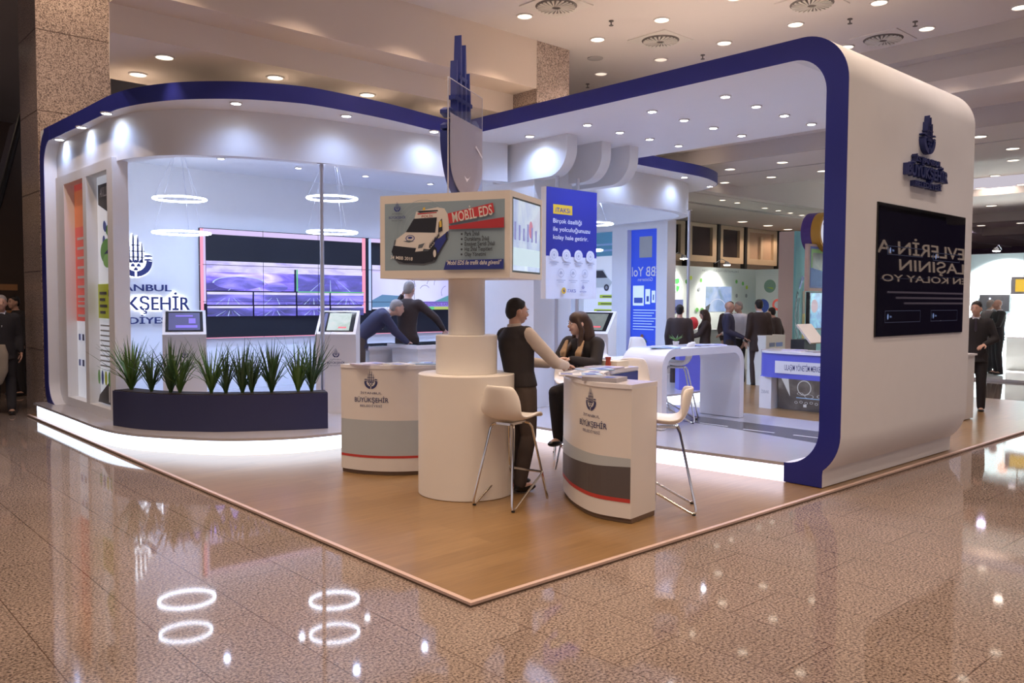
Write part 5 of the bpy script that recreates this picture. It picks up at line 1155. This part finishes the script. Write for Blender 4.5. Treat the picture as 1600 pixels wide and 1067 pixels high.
# ================================================================== NEIGHBOURING STANDS
def spot_arm(p, label, power, size=110, tgt=None, grp='bright exhibition spotlights'):
    t = thing('exhibition_spotlight', label, 'spotlight', tuple(p), grp)
    o = G().lathe([(.0, .05), (.05, .05), (.075, -.02), (.075, -.03)], 16).obj('housing', M_alu); o.parent = t
    o = G().lathe([(.0, -.05), (.06, -.045), (.085, -.03)], 16).obj('lamp_glass', glow('exhibition_lamp', (1, .97, .86), 90)); o.parent = t
    o = G().tube([(0, 0, .05), (.0, .15, .12), (.0, .35, .02)], .008, 6).obj('arm', M_alu); o.parent = t
    l = bpy.data.lights.new('lamp', 'SPOT'); l.energy = power; l.color = (1, .96, .88); l.spot_size = R(size); l.spot_blend = .7; l.shadow_soft_size = .08
    lo = bpy.data.objects.new('lamp', l); COL.objects.link(lo); lo.parent = t; lo.location = (0, 0, -.06); lo.rotation_euler = (R(28), 0, 0); return t
n_w = mat('stand_bright_white', (.80, .84, .82), .5, var=.02); n_pink = mat('stand_beige_pink', (.68, .52, .48), .6, var=.02); n_tq = mat('stand_turquoise', (.25, .62, .66), .5, var=.06, vs=2)
ST = thing('white_stand', 'neighbouring white stand with green globe and screen picture, behind the portal', 'exhibition stand', (14.5, 8.6, 0))
G().box(12.2, 16.75, 8.6, 8.72, 0, 2.46).obj('back_panel', n_w, ST); G().box(16.75, 16.87, 7.2, 8.72, 0, 2.46).obj('side_panel', n_w, ST)
fa = lambda u, v, w_: Vector((u, 8.6-w_-.002, v)); a = Art(.001)
p_ = lambda x, y: (py(x, y, 8.6).x, py(x, y, 8.6).z)
gx_, gz_ = p_(1058, 446); gr = mat('globe_green', (.08, .45, .10), .5)
a.ring(gx_, gz_, .20, .012, mat('globe_outline', (.3, .5, .45), .5), ry=.17)
a.poly([(gx_-.10, gz_+.15), (gx_+.06, gz_+.16), (gx_+.08, gz_+.08), (gx_, gz_+.03), (gx_-.09, gz_+.05)], gr); a.poly([(gx_-.04, gz_+.0), (gx_+.09, gz_-.02), (gx_+.06, gz_-.10), (gx_-.01, gz_-.16), (gx_-.05, gz_-.08)], gr)
x0, z0 = p_(1102, 487); x1, z1 = p_(1143, 448); a.rect(x0, z0, x1, z1, picture('stand_screen_picture', [(.12, .25, .35), (.3, .45, .85), (.65, .75, 1)], 2.2, .7, seed=6)); a.ring((x0+x1)/2-.05, z0+.1, .36, .03, glow('stand_screen_line', (.75, .8, 1), .7), ry=.22, a0=0, a1=180)
a.poly([(x0, z0), (x0+.12, z0), (x0+.2, z0+.2), (x0, z0+.12)], pr_dk)
x0, z0 = p_(1050, 489); x1, z1 = p_(1067, 468); a.rect(x0, z0, x1, z1, glow('stand_small_screen', (.25, .3, .7), .6)); a.rect(x0+.05, z0+.06, x1-.05, z0+.14, pr_navy)
for k, (x, y, c) in enumerate(((1079, 434, pr_lime), (1072, 440, pr_gr), (1095, 438, pr_gr), (1092, 452, pr_gy), (1150, 440, pr_gr), (1160, 443, pr_gr), (1166, 449, pr_lime), (1150, 462, pr_gy), (1165, 462, pr_gy), (1120, 436, pr_gy))): u, v = p_(x, y); a.disc(u, v, .05, c)
for x in (1088, 1096): u, v = p_(x, 484); a.disc(u, v, .07, pr_gr, .05)
u, v = p_(1125, 425); a.textw('AKILLI ULAŞIM SİSTEMLERİ', u, v, 1.6, .05, pr_gy)
a.obj('printed_wall_art', fa, ST)
a = Art(.001); fb = lambda u, v, w_: Vector((16.75-w_-.002, u, v)); q = px(1203, 447, 16.75); a.disc(-0+q.y, q.z, .17, mat('disc_green_grey', (.22, .36, .28), .5)); a.poly([(q.y-.1, q.z-.08), (q.y+.09, q.z-.03), (q.y-.08, q.z-.04)], pr_lime)
q = px(1192, 478, 16.75); a.disc(q.y, q.z, .18, pr_bl); q = px(1215, 476, 16.75); a.disc(q.y, q.z, .15, pr_red); a.disc(q.y, q.z, .09, pr_w); a.obj('printed_side_art', fb, ST)
for x, d_, s in ((1068, 8.6, 'left'), (1136, 8.6, 'right')):
    q = py(x, 402 if x < 1100 else 412, 8.15); spot_arm(q, 'glaring spotlight on an arm over the neighbouring white stand, %s one' % s, 170)
for k, (x, y, w_, h, s) in enumerate(((13.6, 7.9, 1.0, .95, 'left'), (15.4, 7.7, 1.2, .9, 'right'))):
    t = thing('demo_counter', 'white counter with model display in the neighbouring white stand, %s one' % s, 'counter', (x, y, 0), 'counters of the neighbouring white stand')
    G().box(x-w_/2, x+w_/2, y-.25, y+.25, 0, h).obj('body', n_w, t); G().box(x-w_/2-.03, x+w_/2+.03, y-.28, y+.28, h, h+.03).obj('top', M_gloss, t)
q = pd(1083, 505, 15.6); o = G().ell(q, (.10, .10, .12), 16).obj('red_balloon_model', mat('bright_red', (.7, .04, .05), .35)); tag(o, 'round red model held by the long haired woman at the white stand', 'model')
TW = thing('turquoise_stand', 'tall beige and turquoise stand wall behind the blue counter', 'exhibition stand', (15, 6.2, 0))
G().box(14.0, 14.05, 6.0, 6.36, 0, 3.15).obj('beige_end_panel', n_pink, TW); G().box(14.0, 17.5, 5.95, 6.0, 0, 3.15).obj('turquoise_panel', n_tq, TW)
fa = lambda u, v, w_: Vector((u, 5.95-w_-.002, v)); a = Art(.001); p_ = lambda x, y: (py(x, y, 5.95).x, py(x, y, 5.95).z)
a.ring(p_(1268, 500)[0], p_(1268, 490)[1], .75, .07, mat('art_dark_teal', (.03, .12, .16), .5), a0=150, a1=215, ry=1.0); a.ring(p_(1268, 500)[0], p_(1268, 490)[1], .62, .04, mat('art_dark_teal', (.03, .12, .16), .5), a0=155, a1=215, ry=.85)
u, v = p_(1252, 445); a.poly([(u-.12, v-.1), (u-.02, v-.06), (u+.12, v+.16), (u+.02, v+.2)], pr_bl)
u0, v0 = p_(1252, 540); u1, v1 = p_(1258, 455); a.rect(u0, v0, u1, v1, mat('art_tan', (.45, .34, .22), .5)); a.rect(u0, v0, u1, v0+.7, mat('art_yellow', (.7, .55, .1), .5))
a.obj('printed_wall_art', fa, TW)
# round fronted sign, framed picture and screen standing in front of the turquoise wall
YS = 5.2
q = py(1296, 363, YS); t = thing('drum_sign', 'round white lit sign with purple and orange rim above the turquoise wall', 'sign', tuple(q))
Mx = Matrix(((1, 0, 0, q.x), (0, 0, -1, q.y), (0, 1, 0, q.z), (0, 0, 0, 1)))
G().lathe([(.36, -.0), (.42, .0), (.42, -.20), (.0, -.20)], 40, M=Mx).obj('orange_rim', mat('sign_orange', (.62, .33, .05), .5), t)
G().lathe([(.0, -.20), (.425, -.20), (.425, -.42), (.0, -.42)], 40, M=Mx).obj('purple_rim', mat('sign_purple', (.10, .05, .30), .5), t)
G().lathe([(.0, .006), (.36, .006), (.36, -.05), (0, -.05)], 40, M=Mx).obj('lit_face', glow('sign_face_white', (.78, .78, .95), .75), t)
a = Art(.001); a.textw('isbak', 0, -.06, .56, .13, pr_bl, bold=.02); a.disc(-.27, .16, .03, mat('sign_orange', (0, 0, 0))); a.obj('lettering', lambda u, v, w_: Vector((q.x+u, q.y-.008-w_, q.z+v)), t)
q0 = py(1262, 455, 5.3); q1 = py(1310, 385, 5.3)
t = thing('framed_picture', 'white framed blue picture panel hanging beside the portal post', 'picture', tuple(q0))
G().box(q0.x, q1.x, 5.3, 5.38, q0.z, q1.z).obj('frame', n_pink, t); a = Art(.001); W9, H9 = q1.x-q0.x, q1.z-q0.z
a.rect(.07, .07, W9-.05, H9-.05, pr_bl); a.rect(.10, H9*.3, W9-.05, H9-.10, mat('picture_green', (.2, .42, .1), .5)); a.rect(.17, H9*.45, W9-.1, H9-.18, picture('picture_road', [(.02, .02, .02), (.12, .12, .1), (.4, .38, .3)], 3, .3)); a.poly([(.10, .10), (W9-.05, .10), (W9-.05, H9*.35), (.10, H9*.5)], mat('picture_paleblue', (.15, .3, .7), .5)); a.obj('printed_picture', lambda u, v, w_: Vector((q0.x+u, 5.3-.002-w_, q0.z+v)), t)
q2 = py(1264, 516, 5.3); q3 = py(1310, 457, 5.3); t = thing('stand_screen', 'bright blue screen below the framed picture beside the portal post', 'screen', tuple(q2))
G().box(q2.x, q3.x, 5.3, 5.38, q2.z, q3.z).obj('bezel', M_blackm, t); a = Art(.001); a.rect(.03, .04, q3.x-q2.x, q3.z-q2.z-.02, picture('stand_screen_blue', [(.03, .06, .2), (.08, .25, .55), (.25, .7, .8)], 4, .8, seed=3)); a.disc(.2, .5, .14, glow('screen_pink_blob', (.8, .55, .65), .5)); a.obj('screen_picture', lambda u, v, w_: Vector((q2.x+u, 5.3-.002-w_, q2.z+v)), t)
o = G().box(q2.x+.1, q2.x+.18, 5.32, 5.40, 0, q2.z).obj('screen_post', M_alu); o.parent = t; o.matrix_parent_inverse = W(t).inverted()
q = pd(1266, 540, 14.2); t = thing('tilted_tablet', 'white framed tablet tilted on a dark stand behind the blue counter', 'tablet', (q.x, q.y, 0)); G().box(q.x-.2, q.x+.2, q.y, q.y+.25, 0, .98).obj('dark_stand', M_blackm, t)
Mt = Matrix.Translation(Vector((q.x, q.y, 1.08))) @ Matrix.Rotation(R(50), 4, 'X'); G().box(-.24, .24, -.2, .2, -.015, .015, Mt).obj('tablet', M_white, t)
q = pd(1212, 535, 16.0); t = thing('white_desk', 'white desk with two small blue screens beside the beige wall', 'desk', (q.x, q.y, 0)); G().box(q.x-.35, q.x+.35, q.y, q.y+.4, 0, .98).obj('body', n_w, t); a = Art(.001); a.rect(.12, .76, .32, .84, pr_navy); a.rect(.36, .76, .6, .84, pr_bl); a.obj('small_screens', lambda u, v, w_: Vector((q.x-.35+u, q.y-w_-.002, v)), t)
# bright stand at the right edge
RS = thing('bright_blue_stand', 'brightly lit pale blue stand wall with skyline print at the right edge', 'exhibition stand', (20, 2, 0))
n_bw = mat('pale_blue_panel', (.62, .80, .88), .5, var=.05, vs=2)
G().box(20, 20.1, -3, 5.3, 0, 2.83).obj('back_panel', n_bw, RS); G().box(16.2, 20, -3, 4.6, .0, .05).obj('white_floor', M_gloss, RS)
fa = lambda u, v, w_: Vector((20-w_-.002, -u, v)); a = Art(.001); p_ = lambda x, y: (-px(x, y, 20).y, px(x, y, 20).z)
rnd = random.Random(4); cols = (mat('skyline_pink', (.75, .35, .42), .5), mat('skyline_blue', (.25, .5, .75), .5), mat('skyline_teal', (.3, .65, .7), .5), mat('skyline_slate', (.25, .33, .45), .5))
for k in range(44):
    u = -4.9+.16*k; hh = rnd.uniform(.1, .75); a.rect(u, .85, u+rnd.uniform(.08, .16), .85+hh*.8, cols[k % 4])
for x, y, c in ((1538, 436, mat('icon_purple', (.45, .25, .6), .5)), (1578, 420, mat('icon_orange', (.85, .25, .1), .5))): u, v = p_(x, y); a.ring(u, v, .11, .02, c); a.ring(u, v, .06, .02, c); a.rect(u-.004, v-.5, u+.004, v-.11, c)
u, v = p_(1580, 409); a.textw('GÜVENLİK', u, v, .42, .05, pr_gy)
a.obj('printed_skyline', fa, RS)
u0, v0 = p_(1532, 486); u1, v1 = p_(1580, 460)
t = thing('stand_television', 'black television with blue lettering on the bright right hand stand', 'television', (19.9, -u0, v0)); G().box(19.9, 19.99, -u1, -u0, v0, v1).obj('bezel', M_black, t)
a = Art(.001); a.textw('isbak', (u0+u1)/2+.02, (v0+v1)/2-.03, .34, .10, glow('tv_letter_blue', (.5, .65, 1), 1.0), bold=.02); a.disc(u0+.24, v0+.31, .025, glow('tv_letter_blue', (0, 0, 0), 1)); a.obj('screen_lettering', lambda u, v, w_: Vector((19.9-w_-.002, -u, v)), t)
q = px(1557, 390, 19.2); spot_arm(q, 'glaring spotlight above the bright stand at the right edge', 4200).rotation_euler = (0, 0, -PI/2)
q = px(1690, 385, 19.2); spot_arm(q, 'second spotlight above the bright stand, outside the right edge', 3600).rotation_euler = (0, 0, -PI/2)
t = thing('white_reception_desk', 'white desk at the right edge in front of the bright stand', 'desk', (19.2, 3, 0)); G().box(18.9, 19.5, 2.0, 3.30, .05, .80).obj('body', n_w, t); G().box(18.86, 19.54, 1.96, 3.34, .80, .83).obj('top', M_gloss, t)
t = thing('hanging_monitor', 'grey hanging monitor with yellow screen at the right edge', 'monitor', (18.6, 3, 2)); q = px(1596, 446, 18.6)
G().box(18.6, 18.9, q.y-.35, q.y+.22, q.z-.2, q.z+.2).obj('casing', mat('monitor_grey', (.45, .44, .48), .5), t); G().box(18.59, 18.6, q.y-.3, q.y+.12, q.z-.14, q.z+.14).obj('yellow_screen', glow('monitor_yellow', (1, .62, .05), .9), t); G().tube([(18.75, q.y, q.z+.2), (18.75, q.y, 4.04)], .012, 6).obj('drop_rod', M_blackm, t)

# ================================================================== LEFT EDGE: escalator and mezzanine
slab('wall_left', -12, .6, 19, 19.2, 5.2, 6.6, mat('mezzanine_lavender', (.40, .37, .45), .7)); slab('wall_left', -12, .6, 18.8, 19.2, 4.3, 5.2, mat('mezzanine_blue_grey', (.25, .28, .38), .7)); slab('wall_left', -12, .6, 18.6, 19.2, 3.2, 4.3, mat('mezzanine_tan', (.42, .30, .16), .7)); slab('wall_left', -12, .6, 18.4, 19.2, 0, 3.2, mat('mezzanine_dark_wood', (.06, .038, .025), .5))
ES = thing('escalator', 'dark escalator side with black handrail at the left edge', 'escalator', (0, 13, 0))
A_, B_, D_ = py(34, 180, 13), py(-2, 318, 13), py(-60, 460, 13)
G().prism([(A_.x+.3, A_.z-.35), (A_.x, A_.z-.05), (B_.x, B_.z-.05), (D_.x, D_.z-.05), (D_.x-.8, .0), (A_.x+.3, 0)], 13, 13.9, Matrix(((1, 0, 0, 0), (0, 0, 1, 0), (0, 1, 0, 0), (0, 0, 0, 1)))).obj('side_cladding', mat('escalator_dark_steel', (.055, .038, .03), .3), ES)
G().tube([A_+Vector((.3, 0, .3)), A_, B_, D_], .05, 8).obj('handrail', M_blackm, ES)
G().box(-3, .5, 12.4, 12.5, 1.75, 1.85).box(-3, .5, 12.4, 12.5, 1.35, 1.42).obj('wood_rail', mat('wood_rail_brown', (.28, .14, .06), .4), ES)
for i, (x, y) in enumerate(((-2.5, 16), (-.8, 16), (-1.2, 5.8), (-1.2, 7.6), (.35, 8.75), (1.05, 8.75))): downlight(x, y, 6.598, 'added warm downlight out of view above the left void, %s from the back' % NTH(i), 'added downlights above the left void', 'warm', power=HALL_W*(1 if i < 2 else 5.5 if i < 4 else 1.4), size=130)  # unseen lamps added; the last four brighten the granite column and side wall

# ================================================================== ACROSS THE AISLE: lit message wall mirrored in the black screen
MB = thing('message_wall', 'lit dark purple wall with large pale slanted words across the aisle, mirrored in the black screen', 'display', (20.5, -6, 0))
G().box(16.5, 25.5, -6.3, -6.0, 0, 4.0).obj('wall_panel', mat('message_wall_dark', (.03, .02, .05), .5), MB)
a = Art(.004); m_ = glow('message_letters', (1, .72, .58), .95); m2 = glow('message_letters_dim', (.8, .6, .75), .35)
a.rect(.1, .4, 8.9, 3.9, glow('message_wall_violet', (.10, .06, .22), .12))
for t_, x_, y_, h_, w_ in (('EVLERİN A', 4.95, 2.85, .34, 5.7), ('LAŞININ', 4.3, 2.44, .30, 4.4), ('EN KOLAY YO', 4.7, 2.15, .18, 5.6)): a.textw(t_, x_, y_, w_, h_, m_, bold=.01, skew=.15)
for k in range(3): a.rect(1.8, 1.85-.14*k, 7.2-.5*k, 1.90-.14*k, m2)
a.obj('lit_lettering', lambda u, v, w_: Vector((16.5+9-u, -6.0+.01+w_, v)), MB)

q = pd(1080, 590, 13.4); t = thing('blue_display_block', 'low blue display block seen under the arched table beyond the deck', 'display block', (q.x, q.y, 0))
Mq = Matrix.Translation(Vector((q.x, q.y, 0))) @ Matrix.Rotation(math.atan2(C_.y, C_.x), 4, 'Z')
G().box(-.2, .2, -.02, .3, .0, .80, Mq).obj('cabinet', bm, t); G().box(-.21, .21, -.03, .31, .80, .82, Mq).obj('top_board', M_white, t)
